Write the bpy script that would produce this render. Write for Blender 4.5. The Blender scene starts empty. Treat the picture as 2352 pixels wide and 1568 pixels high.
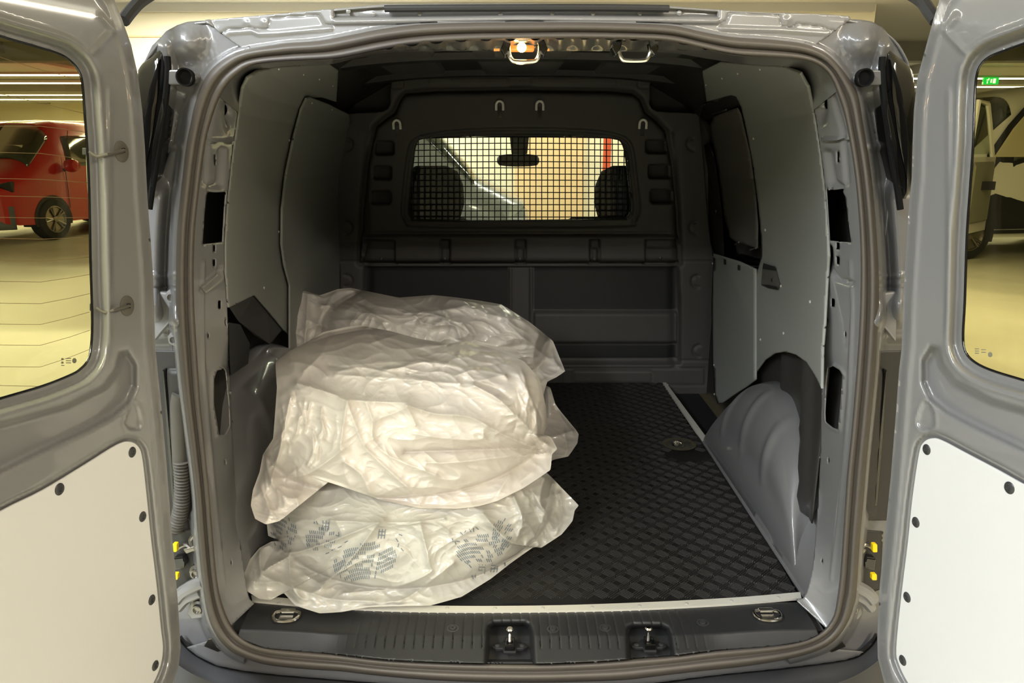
import bpy, bmesh, math, random
import numpy as np
from mathutils import Vector, Matrix

random.seed(7); np.random.seed(7)
SC = bpy.context.scene
COL = SC.collection
PI = math.pi

# ------------------------------------------------------------------ camera
FPX, CU, CV = 1700.0, 1176.0, 784.0
TH = math.radians(14.5)
CAMP = np.array([-0.03, -1.387, 1.635])
cd = bpy.data.cameras.new('camera'); cam = bpy.data.objects.new('camera', cd); COL.objects.link(cam)
cam.location = CAMP; cam.rotation_euler = (PI/2 - TH, 0, 0)
cd.sensor_width = 36; cd.lens = FPX/2352*36; cd.clip_start = 0.02; cd.clip_end = 200
SC.camera = cam

# ------------------------------------------------------------------ world, lights, exposure
w = bpy.data.worlds.new('world'); SC.world = w; w.use_nodes = True
w.node_tree.nodes['Background'].inputs[0].default_value = (0.9, 0.9, 0.88, 1)
w.node_tree.nodes['Background'].inputs[1].default_value = 0.22
SC.view_settings.view_transform = 'Standard'; SC.view_settings.look = 'None'
SC.view_settings.gamma = 1; SC.view_settings.use_curve_mapping = False
SC.view_settings.exposure = 0.0
SC.cycles.max_bounces = 8; SC.cycles.diffuse_bounces = 5; SC.cycles.transparent_max_bounces = 12
SC.cycles.sample_clamp_indirect = 6; SC.cycles.caustics_reflective = False; SC.cycles.caustics_refractive = False
SC.cycles.use_denoising = True

def area(name, loc, rot, sx, sy, power, col):
    l = bpy.data.lights.new(name, 'AREA'); l.shape = 'RECTANGLE'; l.size = sx; l.size_y = sy
    l.energy = power; l.color = col
    o = bpy.data.objects.new(name, l); COL.objects.link(o); o.location = loc; o.rotation_euler = rot
    return o
# ceiling light of the hall: the tube rows behind and beside the van
LIGHTS = [
    ('tube_light', (-2.2, -2.8, 3.30), 5.0, .12, 74, (.87, .94, 1.0), 90),
    ('tube_light', (-1.9, -2.8, 3.30), 5.0, .12, 74, (.87, .94, 1.0), 90),
    ('tube_light', (2.4, -3.0, 3.30), 5.0, .12, 72, (1.0, .87, .68), 90),
    ('tube_light', (0.3, -4.2, 3.30), 4.0, .12, 88, (1.0, .95, .86), 0),
    ('tube_light', (-5.6, 4.0, 3.30), 5.0, .12, 80, (1.0, .97, .86), 90),
    ('tube_light', (5.2, 4.6, 3.05), 5.0, .12, 55, (1.0, .90, .72), 90),
    ('tube_light', (-2.6, 7.7, 3.40), 4.2, .12, 120, (1.0, .99, .93), 0),
    ('tube_light', (2.3, 7.7, 3.40), 3.4, .12, 48, (1.0, .93, .78), 0),
]
for n, p, sx, sy, e, c, r in LIGHTS:
    area(n, (p[0], p[1], p[2] - .06), (0, 0, math.radians(r)), sx, sy, e*2.9, c)
l = bpy.data.lights.new('cargo_bulb', 'POINT'); l.energy = 0.35; l.color = (1, .62, .3); l.shadow_soft_size = .012
o = bpy.data.objects.new('cargo_bulb', l); COL.objects.link(o); o.location = (-0.015, .075, 1.775)

# ------------------------------------------------------------------ projection helpers (photograph pixel -> point on a real surface)
Fw = np.array([0, math.cos(TH), -math.sin(TH)]); Up = np.array([0, math.sin(TH), math.cos(TH)]); Rt = np.array([1., 0, 0])
def ray(u, v):
    a = (np.asarray(u, float) - CU)/FPX; b = (np.asarray(v, float) - CV)/FPX
    return Fw + a[..., None]*Rt - b[..., None]*Up
def hit(u, v, g, t0=.4, t1=5., n=160):
    """first sign change of g along each ray; misses give the point of least |g|"""
    u = np.atleast_1d(np.asarray(u, float)); v = np.atleast_1d(np.asarray(v, float))
    d = ray(u, v); out = np.zeros(d.shape)
    CH = 20000
    uu = d.reshape(-1, 3); res = np.zeros_like(uu)
    ts = np.linspace(t0, t1, n)
    for s in range(0, len(uu), CH):
        D = uu[s:s+CH]
        P = CAMP + D[None]*ts[:, None, None]
        G = g(P[..., 0], P[..., 1], P[..., 2])
        sg = np.sign(G); ch = sg[1:] != sg[:1]
        has = ch.any(0); i = np.where(has, ch.argmax(0)+1, np.abs(G).argmin(0))
        hi = ts[i]; lo = ts[np.maximum(i-1, 0)]
        s0 = sg[0]
        lo2, hi2 = lo.copy(), hi.copy()
        for _ in range(18):
            m = (lo2+hi2)/2
            Q = CAMP + D*m[:, None]
            gm = np.sign(g(Q[:, 0], Q[:, 1], Q[:, 2]))
            same = gm == s0
            lo2 = np.where(same, m, lo2); hi2 = np.where(same, hi2, m)
        tm = ts[i].copy(); st_ = ts[1]-ts[0]; mi = np.where(~has)[0]
        if len(mi):
            for _ in range(3):
                tt = tm[mi][None]+np.linspace(-1, 1, 15)[:, None]*st_; Q = CAMP + D[mi][None]*tt[..., None]
                Gm = np.abs(g(Q[..., 0], Q[..., 1], Q[..., 2])).argmin(0); tm[mi] = tt[Gm, np.arange(len(mi))]; st_ /= 7
        t = np.where(has, (lo2+hi2)/2, tm)
        res[s:s+CH] = CAMP + D*t[:, None]
    return res.reshape(d.shape)
def on_y(u, v, y):
    d = ray(u, v); t = (y-CAMP[1])/d[..., 1]; return CAMP + d*np.asarray(t)[..., None]
def on_z(u, v, z):
    d = ray(u, v); t = (z-CAMP[2])/d[..., 2]; return CAMP + d*np.asarray(t)[..., None]
def on_x(u, v, x):
    d = ray(u, v); t = (x-CAMP[0])/d[..., 0]; return CAMP + d*np.asarray(t)[..., None]
def on_plane(u, v, p0, nrm):
    d = ray(u, v); t = ((np.asarray(p0)-CAMP)@nrm)/(d@nrm); return CAMP + d*np.asarray(t)[..., None]
def sm(x):
    x = np.clip(x, 0, 1); return x*x*(3-2*x)

# ------------------------------------------------------------------ 2-D helpers
def cr(pts, per=6, closed=True):
    p = np.asarray(pts, float); n = len(p); out = []
    for i in range(n if closed else n-1):
        if closed: a, b, c, d = p[(i-1) % n], p[i], p[(i+1) % n], p[(i+2) % n]
        else: a, b, c, d = p[max(i-1, 0)], p[i], p[i+1], p[min(i+2, n-1)]
        for k in range(per):
            t = k/per
            out.append(.5*((2*b)+(-a+c)*t+(2*a-5*b+4*c-d)*t*t+(-a+3*b-3*c+d)*t**3))
    if not closed: out.append(p[-1])
    return np.array(out)
def rr(u0, v0, u1, v1, r, n=5):
    o = []
    for cx, cy, a in ((u1-r, v1-r, 0), (u0+r, v1-r, 90), (u0+r, v0+r, 180), (u1-r, v0+r, 270)):
        for k in range(n+1):
            t = math.radians(a+90*k/n); o.append((cx+r*math.cos(t), cy+r*math.sin(t)))
    return o
def ell(cx, cy, a, b, n=20, rot=0):
    return [(cx+a*math.cos(t)*math.cos(rot)-b*math.sin(t)*math.sin(rot), cy+a*math.cos(t)*math.sin(rot)+b*math.sin(t)*math.cos(rot)) for t in np.linspace(0, 2*PI, n, endpoint=False)]
def segd(P, A, B):
    """distance of points P (m,2) to segments A,B (k,2) -> (m,k), and nearest points"""
    AB = B-A; L = (AB**2).sum(1)+1e-12
    t = np.clip(((P[:, None]-A[None])*AB[None]).sum(2)/L, 0, 1)
    Q = A[None]+AB[None]*t[..., None]
    return np.sqrt(((P[:, None]-Q)**2).sum(2)), Q
def sdist(poly, U, V, near=False):
    P = np.stack([np.ravel(U), np.ravel(V)], 1).astype(float); A = np.asarray(poly, float)[:, :2]; B = np.roll(A, -1, 0)
    D = np.zeros(len(P)); N = np.zeros_like(P); ins = np.zeros(len(P), bool)
    for s in range(0, len(P), 8000):
        p = P[s:s+8000]; d, Q = segd(p, A, B); i = d.argmin(1); D[s:s+8000] = d[np.arange(len(p)), i]; N[s:s+8000] = Q[np.arange(len(p)), i]
        y = p[:, 1:2]; x = p[:, 0:1]; c = (A[None, :, 1] > y) != (B[None, :, 1] > y)
        xi = A[None, :, 0]+(y-A[None, :, 1])*(B-A)[None, :, 0]/((B-A)[None, :, 1]+1e-12)
        ins[s:s+8000] = ((c & (x < xi)).sum(1) % 2) == 1
    sd = np.where(ins, -D, D).reshape(np.shape(U))
    return (sd, N) if near else sd
def ldist(line, U, V):
    P = np.stack([np.ravel(U), np.ravel(V)], 1).astype(float); A = np.asarray(line, float)
    D = np.zeros(len(P))
    for s in range(0, len(P), 8000): D[s:s+8000] = segd(P[s:s+8000], A[:-1], A[1:])[0].min(1)
    return D.reshape(np.shape(U))
def groove(line, U, V, wpx, h):
    return h*np.exp(-(ldist(line, U, V)/wpx)**2)
_perm = np.random.RandomState(3).permutation(512)
def vnoise(x, y, seed=0):
    xi = np.floor(x).astype(int); yi = np.floor(y).astype(int); fx = x-xi; fy = y-yi
    def h(i, j): return ((_perm[(i+seed*17) % 512]*31+_perm[(j+seed*29) % 512]*57) % 512)
    def g(i, j, dx, dy):
        a = _perm[h(i, j) % 512]/512*2*PI; return np.cos(a)*dx+np.sin(a)*dy
    u = fx*fx*fx*(fx*(fx*6-15)+10); v = fy*fy*fy*(fy*(fy*6-15)+10)
    return (g(xi, yi, fx, fy)*(1-u)+g(xi+1, yi, fx-1, fy)*u)*(1-v)+(g(xi, yi+1, fx, fy-1)*(1-u)+g(xi+1, yi+1, fx-1, fy-1)*u)*v

# ------------------------------------------------------------------ objects
ORG = {}
def lab(o, label=None, cat=None, group=None, kind=None):
    if label: o['label'] = label
    if cat: o['category'] = cat
    if group: o['group'] = group
    if kind: o['kind'] = kind
    return o
def empty(name, loc=(0, 0, 0), parent=None, **k):
    o = bpy.data.objects.new(name, None); COL.objects.link(o)
    po = ORG[parent.name] if parent else np.zeros(3)
    o.location = np.asarray(loc, float)-po; o.parent = parent; ORG[o.name] = np.asarray(loc, float); o.empty_display_size = .1
    return lab(o, **k)
def mk(name, verts, faces, mat, parent=None, smooth=True, auto=35, mod=None, **k):
    v = np.asarray(verts, float).reshape(-1, 3)
    if parent is not None: org = ORG[parent.name]; ob_org = org
    else: org = np.array([(v[:, 0].min()+v[:, 0].max())/2, (v[:, 1].min()+v[:, 1].max())/2, v[:, 2].min()])
    me = bpy.data.meshes.new(name)
    me.from_pydata((v-org).tolist(), [], [tuple(int(i) for i in f) for f in faces])
    me.validate(clean_customdata=False)
    mats = mat if isinstance(mat, (list, tuple)) else [mat]
    for m in mats: me.materials.append(m)
    o = bpy.data.objects.new(name, me); COL.objects.link(o)
    if parent is not None: o.parent = parent
    else: o.location = org
    ORG[o.name] = org
    bm = bmesh.new(); bm.from_mesh(me); bmesh.ops.recalc_face_normals(bm, faces=bm.faces)
    if smooth:
        for f in bm.faces: f.smooth = True
        if auto is not None:
            a = math.radians(auto)
            for e in bm.edges:
                if len(e.link_faces) == 2 and e.calc_face_angle(0) > a: e.smooth = False
    bm.to_mesh(me); bm.free(); me.update()
    if mod: mod(o)
    return lab(o, **k)
def bevel(wd, seg=2, ang=30):
    def f(o):
        m = o.modifiers.new('b', 'BEVEL'); m.width = wd; m.segments = seg; m.limit_method = 'ANGLE'; m.angle_limit = math.radians(ang); m.harden_normals = False
    return f
def solid(t, off=-1):
    def f(o):
        m = o.modifiers.new('s', 'SOLIDIFY'); m.thickness = t; m.offset = off
    return f
def both(*fs):
    def f(o):
        for q in fs: q(o)
    return f
class MB:
    def __init__(s): s.v = []; s.f = []
    def add(s, v, f):
        b = len(s.v); s.v += [tuple(map(float, p)) for p in np.asarray(v).reshape(-1, 3)]; s.f += [tuple(int(i)+b for i in q) for q in f]; return s
    def box(s, c, sz, R=None):
        c = np.asarray(c, float); h = np.asarray(sz, float)/2
        q = np.array([[x, y, z] for x in (-1, 1) for y in (-1, 1) for z in (-1, 1)])*h
        if R is not None: q = q@np.asarray(R).T
        return s.add(q+c, [(0, 1, 3, 2), (4, 6, 7, 5), (0, 4, 5, 1), (2, 3, 7, 6), (0, 2, 6, 4), (1, 5, 7, 3)])
    def lathe(s, c, ax, prof, n=16):
        """prof: (r, h) pairs along the axis"""
        ax = np.asarray(ax, float); ax = ax/np.linalg.norm(ax)
        a = np.cross(ax, [0, 0, 1.]); 
        if np.linalg.norm(a) < .1: a = np.cross(ax, [1., 0, 0])
        a /= np.linalg.norm(a); b = np.cross(ax, a); c = np.asarray(c, float)
        t = np.linspace(0, 2*PI, n, endpoint=False)
        v = [c+ax*h+r*(a*math.cos(x)+b*math.sin(x)) for r, h in prof for x in t]
        f = [(i*n+k, i*n+(k+1) % n, (i+1)*n+(k+1) % n, (i+1)*n+k) for i in range(len(prof)-1) for k in range(n)]
        f += [tuple(range(n)), tuple(range((len(prof)-1)*n, len(prof)*n))]
        return s.add(v, f)
    def tube(s, pts, r, n=10, closed=False, sec=None):
        p = np.asarray(pts, float); m = len(p)
        T = np.roll(p, -1, 0)-np.roll(p, 1, 0) if closed else np.gradient(p, axis=0)
        T /= np.linalg.norm(T, axis=1)[:, None]+1e-12
        N = np.cross(T[0], [0, 0, 1.]); 
        if np.linalg.norm(N) < .1: N = np.cross(T[0], [1., 0, 0])
        N /= np.linalg.norm(N); v = []
        rr_ = np.ones(m)*r if np.isscalar(r) else np.asarray(r)
        for i in range(m):
            N = N-T[i]*(N@T[i]); N /= np.linalg.norm(N); B = np.cross(T[i], N)
            for k in range(n):
                a = 2*PI*k/n; v.append(p[i]+rr_[i]*(N*math.cos(a)+B*math.sin(a)))
        f = [(i*n+k, i*n+(k+1) % n, ((i+1) % m)*n+(k+1) % n, ((i+1) % m)*n+k) for i in range(m if closed else m-1) for k in range(n)]
        if not closed: f += [tuple(range(n)), tuple(range((m-1)*n, m*n))]
        return s.add(v, f)
    def prism(s, front, back):
        n = len(front); return s.add(list(front)+list(back), [tuple(range(n)), tuple(range(2*n-1, n-1, -1))]+[(i, (i+1) % n, (i+1) % n+n, i+n) for i in range(n)])
    def build(s, name, mat, parent=None, **k): return mk(name, s.v, s.f, mat, parent, **k)
def loft(rings, closed=True, caps=False):
    n = len(rings[0]); v = np.concatenate([np.asarray(r, float) for r in rings])
    f = [(i*n+k, i*n+(k+1) % n, (i+1)*n+(k+1) % n, (i+1)*n+k) for i in range(len(rings)-1) for k in range(n if closed else n-1)]
    if caps: f += [tuple(range(n)), tuple(range((len(rings)-1)*n, len(rings)*n))]
    return v, f
def hf(name, poly, posf, step, mat, parent=None, holes=(), stepv=None, **k):
    """sheet over the outline poly (holes cut out), its points given by posf(U,V)"""
    poly = np.asarray(poly, float); sv = stepv or step
    us = np.arange(poly[:, 0].min()-step, poly[:, 0].max()+2*step, step); vs = np.arange(poly[:, 1].min()-sv, poly[:, 1].max()+2*sv, sv)
    U, V_ = np.meshgrid(us, vs); m = max(step, sv)
    # metric so that both steps count the same
    ku, kv = m/step, m/sv
    inside = np.ones(U.shape, bool); U2, V2 = U.copy(), V_.copy()
    for q, sgn in [(poly, 1)]+[(np.asarray(h, float), -1) for h in holes]:
        sd, N = sdist(q*[ku, kv], U2*ku, V2*kv, near=True); sd = sd*sgn; N = N.reshape(U.shape+(2,))
        snap = (sd > -.45*m) & (sd < 1.0*m)
        U2 = np.where(snap, N[..., 0]/ku, U2); V2 = np.where(snap, N[..., 1]/kv, V2)
        inside &= (sd < 0) | snap
        q_ = sd
    a = inside[:-1, :-1] & inside[1:, :-1] & inside[:-1, 1:] & inside[1:, 1:]
    cu = (U2[:-1, :-1]+U2[1:, :-1]+U2[:-1, 1:]+U2[1:, 1:])/4; cv = (V2[:-1, :-1]+V2[1:, :-1]+V2[:-1, 1:]+V2[1:, 1:])/4
    a &= sdist(poly, cu, cv) < 0
    for h in holes: a &= sdist(h, cu, cv) > 0
    idx = -np.ones(U.shape, int); jj, ii = np.where(a)
    used = np.zeros(U.shape, bool)
    for dj, di in ((0, 0), (0, 1), (1, 0), (1, 1)): used[jj+dj, ii+di] = True
    idx[used] = np.arange(used.sum())
    P = posf(U2[used], V2[used])
    f = np.stack([idx[jj, ii], idx[jj, ii+1], idx[jj+1, ii+1], idx[jj+1, ii]], 1)
    return mk(name, P, f.tolist(), mat, parent, **k)

# ------------------------------------------------------------------ materials
def lin(c): 
    c = [x/255 for x in c]; return tuple(x/12.92 if x <= .04045 else ((x+.055)/1.055)**2.4 for x in c)+(1,)
def M(name, rgb, rough=.5, metal=0., coat=0., spec=.5, bump=0., bscale=60., var=0., vscale=3., stretch=(1, 1, 1), coatr=.05, rvar=0.):
    m = bpy.data.materials.new(name); m.use_nodes = True; nt = m.node_tree; b = nt.nodes['Principled BSDF']
    b.inputs['Base Color'].default_value = lin(rgb); b.inputs['Roughness'].default_value = rough; b.inputs['Metallic'].default_value = metal
    b.inputs['Coat Weight'].default_value = coat; b.inputs['Coat Roughness'].default_value = coatr; b.inputs['Specular IOR Level'].default_value = spec
    tc = nt.nodes.new('ShaderNodeTexCoord'); mp = nt.nodes.new('ShaderNodeMapping'); mp.inputs['Scale'].default_value = stretch
    nt.links.new(tc.outputs['Object'], mp.inputs['Vector'])
    if bump:
        n = nt.nodes.new('ShaderNodeTexNoise'); n.inputs['Scale'].default_value = bscale; n.inputs['Detail'].default_value = 4
        bp = nt.nodes.new('ShaderNodeBump'); bp.inputs['Strength'].default_value = bump; bp.inputs['Distance'].default_value = .002
        nt.links.new(mp.outputs[0], n.inputs['Vector']); nt.links.new(n.outputs['Fac'], bp.inputs['Height']); nt.links.new(bp.outputs[0], b.inputs['Normal'])
    if var or rvar:
        n2 = nt.nodes.new('ShaderNodeTexNoise'); n2.inputs['Scale'].default_value = vscale; n2.inputs['Detail'].default_value = 5
        nt.links.new(mp.outputs[0], n2.inputs['Vector'])
        if var:
            mx = nt.nodes.new('ShaderNodeMix'); mx.data_type = 'RGBA'
            mx.inputs['A'].default_value = lin([max(0, x*(1-var)) for x in rgb]); mx.inputs['B'].default_value = lin([min(255, x*(1+var)) for x in rgb])
            nt.links.new(n2.outputs['Fac'], mx.inputs['Factor']); nt.links.new(mx.outputs['Result'], b.inputs['Base Color'])
        if rvar:
            mr = nt.nodes.new('ShaderNodeMapRange'); mr.inputs['From Min'].default_value = .35; mr.inputs['From Max'].default_value = .65
            mr.inputs['To Min'].default_value = max(.02, rough-rvar); mr.inputs['To Max'].default_value = min(1, rough+rvar)
            nt.links.new(n2.outputs['Fac'], mr.inputs['Value']); nt.links.new(mr.outputs[0], b.inputs['Roughness'])
    return m
def emit(name, rgb, s, base=(20, 20, 20)):
    m = M(name, base); b = m.node_tree.nodes['Principled BSDF']; b.inputs['Emission Color'].default_value = lin(rgb); b.inputs['Emission Strength'].default_value = s; return m
def glass(name, tint, gloss=.08, rough=.02):
    m = bpy.data.materials.new(name); m.use_nodes = True; nt = m.node_tree; nt.nodes.clear()
    o = nt.nodes.new('ShaderNodeOutputMaterial'); t = nt.nodes.new('ShaderNodeBsdfTransparent'); g = nt.nodes.new('ShaderNodeBsdfGlossy'); x = nt.nodes.new('ShaderNodeMixShader')
    fr = nt.nodes.new('ShaderNodeLayerWeight'); fr.inputs['Blend'].default_value = .5
    pw = nt.nodes.new('ShaderNodeMath'); pw.operation = 'POWER'; pw.inputs[1].default_value = 4
    ad = nt.nodes.new('ShaderNodeMath'); ad.operation = 'MULTIPLY_ADD'; ad.inputs[1].default_value = .35; ad.inputs[2].default_value = gloss*.5
    nt.links.new(fr.outputs['Facing'], pw.inputs[0]); nt.links.new(pw.outputs[0], ad.inputs[0])
    t.inputs[0].default_value = lin(tint); g.inputs['Roughness'].default_value = rough
    nt.links.new(ad.outputs[0], x.inputs[0]); nt.links.new(t.outputs[0], x.inputs[1]); nt.links.new(g.outputs[0], x.inputs[2]); nt.links.new(x.outputs[0], o.inputs[0])
    return m
PAINT = M('grey_paint', (119, 118, 117), .30, 0, .8, bump=.03, bscale=250, coatr=.04)
INPAINT_SHADE = M('interior_and_shade_paint', (104, 103, 103), .34, 0, .6, bump=.05, bscale=120, coatr=.08)  # interior paint; its darker tone also stands for shade on the jambs
DARKPAINT = M('dark_primer', (44, 42, 39), .5, bump=.05, bscale=150)
SEAL = M('seal_rubber', (80, 74, 68), .5, bump=.08, bscale=300, var=.06, vscale=8)
BLACKP = M('black_plastic', (36, 36, 37), .5, bump=.12, bscale=500)
BLACKG = M('gloss_black', (14, 14, 15), .12, 0, .8)
BULK = M('bulkhead_plastic', (68, 65, 63), .6, bump=.15, bscale=400)
BULKD = M('dark_recess_plastic', (27, 27, 29), .65, bump=.1, bscale=300)
BUMPER = M('bumper_plastic', (58, 58, 60), .55, bump=.15, bscale=600)
PLY = M('grey_side_board', (132, 133, 127), .6, bump=.06, bscale=200, var=.03, vscale=2)
DOORB = M('white_door_board', (205, 204, 202), .38, bump=.02, bscale=150, var=.015, vscale=1.5)
FLOORM = M('rubber_floor', (24, 23, 22), .5, bump=.2, bscale=180, var=.25, vscale=7, rvar=.12)
ALU = M('aluminium', (222, 218, 205), .5, .35, bump=.05, bscale=80)
CHROME = M('chrome', (214, 210, 202), .18, 1)
STEEL = M('zinc_steel', (150, 147, 140), .35, 1)
SCREWB = M('black_screw', (52, 52, 52), .38)
YEL = M('yellow_clip', (240, 205, 10), .4)
WHITEP = M('pale_hook', (250, 248, 240), .5)
RUB = M('conduit_rubber', (84, 80, 72), .55)
GLS = glass('tinted_pane', (244, 241, 214), .05)
GLC = glass('clear_glass', (238, 242, 238), .05)
ZINC = M('zinc_screw', (205, 202, 195), .3, .4)
# ------------------------------------------------------------------ the hall
FLR = M('hall_floor', (184, 181, 160), .4, bump=.03, bscale=6, var=.05, vscale=.8, rvar=.08)
WALLC = M('cream_wall', (236, 226, 196), .8, bump=.05, bscale=30)
WALLO = M('ochre_wall', (240, 206, 156), .8)
CEIL = M('hall_ceiling', (188, 184, 172), .8, bump=.05, bscale=20)
BEAM = M('beam_paint', (150, 146, 136), .7)
def st(name, mb, mat, **k): o = mb.build(name, mat, None, smooth=False, **k); o['kind'] = 'structure'; return o
st('floor', MB().box((0, 8, -.05), (56, 46, .1)), FLR)
st('ceiling', MB().box((0, 8, 3.5), (56, 46, .1)), CEIL)
st('wall_back', MB().box((0, 27, 1.7), (56, .2, 3.6)), WALLC)
st('wall_left', MB().box((-26, 8, 1.7), (.2, 46, 3.6)), WALLC)
st('wall_right', MB().box((22, 8, 1.7), (.2, 46, 3.6)), WALLC)
st('wall_front', MB().box((0, -12, 1.7), (56, .2, 3.6)), WALLC)
# the wall block straight ahead of the van, with its soffit
st('wall_middle', MB().box((-.5, 9.0, 1.725), (10.3, .2, 3.45)), WALLC)
st('wall_side', MB().box((-5.45, 12.6, 1.725), (.2, 6.9, 3.45)), WALLC)
st('trim_1', MB().box((-.5, 8.86, 3.40), (10.2, .10, .10)), CEIL)
st('trim_2', MB().box((-.5, 8.89, 3.06), (10.2, .03, .02)), WALLO)
st('trim_3', MB().box((.47, 8.88, 1.3), (.92, .04, 2.6)), WALLO)
for i, y in enumerate((12.5, 19.5, 24)):
    st('beam', MB().box((0, y, 3.3), (55, .35, .32)), BEAM)
for x in (-9, -17, 9, 16): st('beam', MB().box((x, 8, 3.36), (.3, 45, .2)), BEAM)
TUBE = emit('tube_glow', (255, 250, 225), 9)
TUBEC = emit('tube_glow_cool', (240, 248, 255), 12)
TH_ = M('tube_housing', (215, 213, 205), .4)
def tube_lamp(c, L, along, label, mat=TUBE, up=0, group='ceiling tube lamps of the hall'):
    r = empty('tube_lamp', (c[0], c[1], c[2]), label=label, cat='lamp', group=group)
    s = (L, .09, .05) if along == 'x' else (.09, L, .05)
    MB().box((c[0], c[1], c[2]+.035), s).build('housing', TH_, r, smooth=False)
    d = np.array([L/2-.02, 0, 0]) if along == 'x' else np.array([0, L/2-.02, 0])
    MB().tube([np.array(c)-d, np.array(c)+d], .02, 8).build('glass_tube', mat, r)
    if up: area('tube_light', (c[0], c[1], c[2]+.075), (PI, 0, 0 if along == 'x' else PI/2), L, .08, up, (1, .96, .86))
    for sg in (-1, 1): MB().box(np.array(c)+sg*(d+.01*np.sign(d)), (.05, .05, .05)).build('end_cap', TH_, r, smooth=False)
TL = ['ceiling tube lamp behind the camera, outer of the left pair', 'ceiling tube lamp behind the camera, inner of the left pair', 'ceiling tube lamp behind the camera on the right', 'crosswise ceiling tube lamp furthest behind the camera', 'ceiling tube lamp beside the van on the left', 'ceiling tube lamp beside the van on the right', 'ceiling tube lamp close to the pale wall ahead, left one', 'ceiling tube lamp close to the pale wall ahead, right one']
for (n, p, sx, sy, e, c, rr_), tl_ in zip(LIGHTS, TL):
    tube_lamp(p, sx, 'y' if rr_ == 90 else 'x', tl_, TUBEC if c[2] >= 1 else TUBE, up=60 if p[1] > 0 else 0)
FL = ['upper bright ceiling tube row above the red van', 'second ceiling tube row above the red van', 'third ceiling tube row far above the red van', 'furthest ceiling tube row beyond the red van', 'ceiling tube row just above the green exit sign', 'ceiling tube row just below the green exit sign']
for (x0, y, L), fl_ in zip(((-10.5, 15.5, 9), (-11.5, 17.5, 12), (-14, 21.5, 7), (-15, 23.5, 7), (11.2, 16.3, 9), (12.0, 18.6, 10)), FL):
    tube_lamp((x0, y, 3.20), L, 'x', fl_)
    area('tube_light', (x0, y, 3.12), (0, 0, 0), L, .12, 185, (1, .95, .74))
# exit sign on the far right
EG = emit('exit_green', (20, 190, 70), 1.6, (10, 90, 40)); EW = emit('exit_white', (230, 255, 235), 2.0)
ex = on_y(2275, 186, 16.2)
r = empty('exit_sign', ex, label='green illuminated exit sign under the ceiling behind the white van', cat='sign')
MB().box(ex, (.34, .05, .15)).build('sign_box', EG, r, smooth=False)
mbs = MB()
for (a, b, c, d) in ((-.08, .02, .05, .02), (-.085, -.03, .02, .05), (.0, .0, .03, .08), (.07, .0, .06, .10), (-.06, .045, .022, .022)): mbs.box(ex+np.array([a, -.03, b]), (c, .006, d))
mbs.build('running_figure', EW, r, smooth=False)

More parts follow.
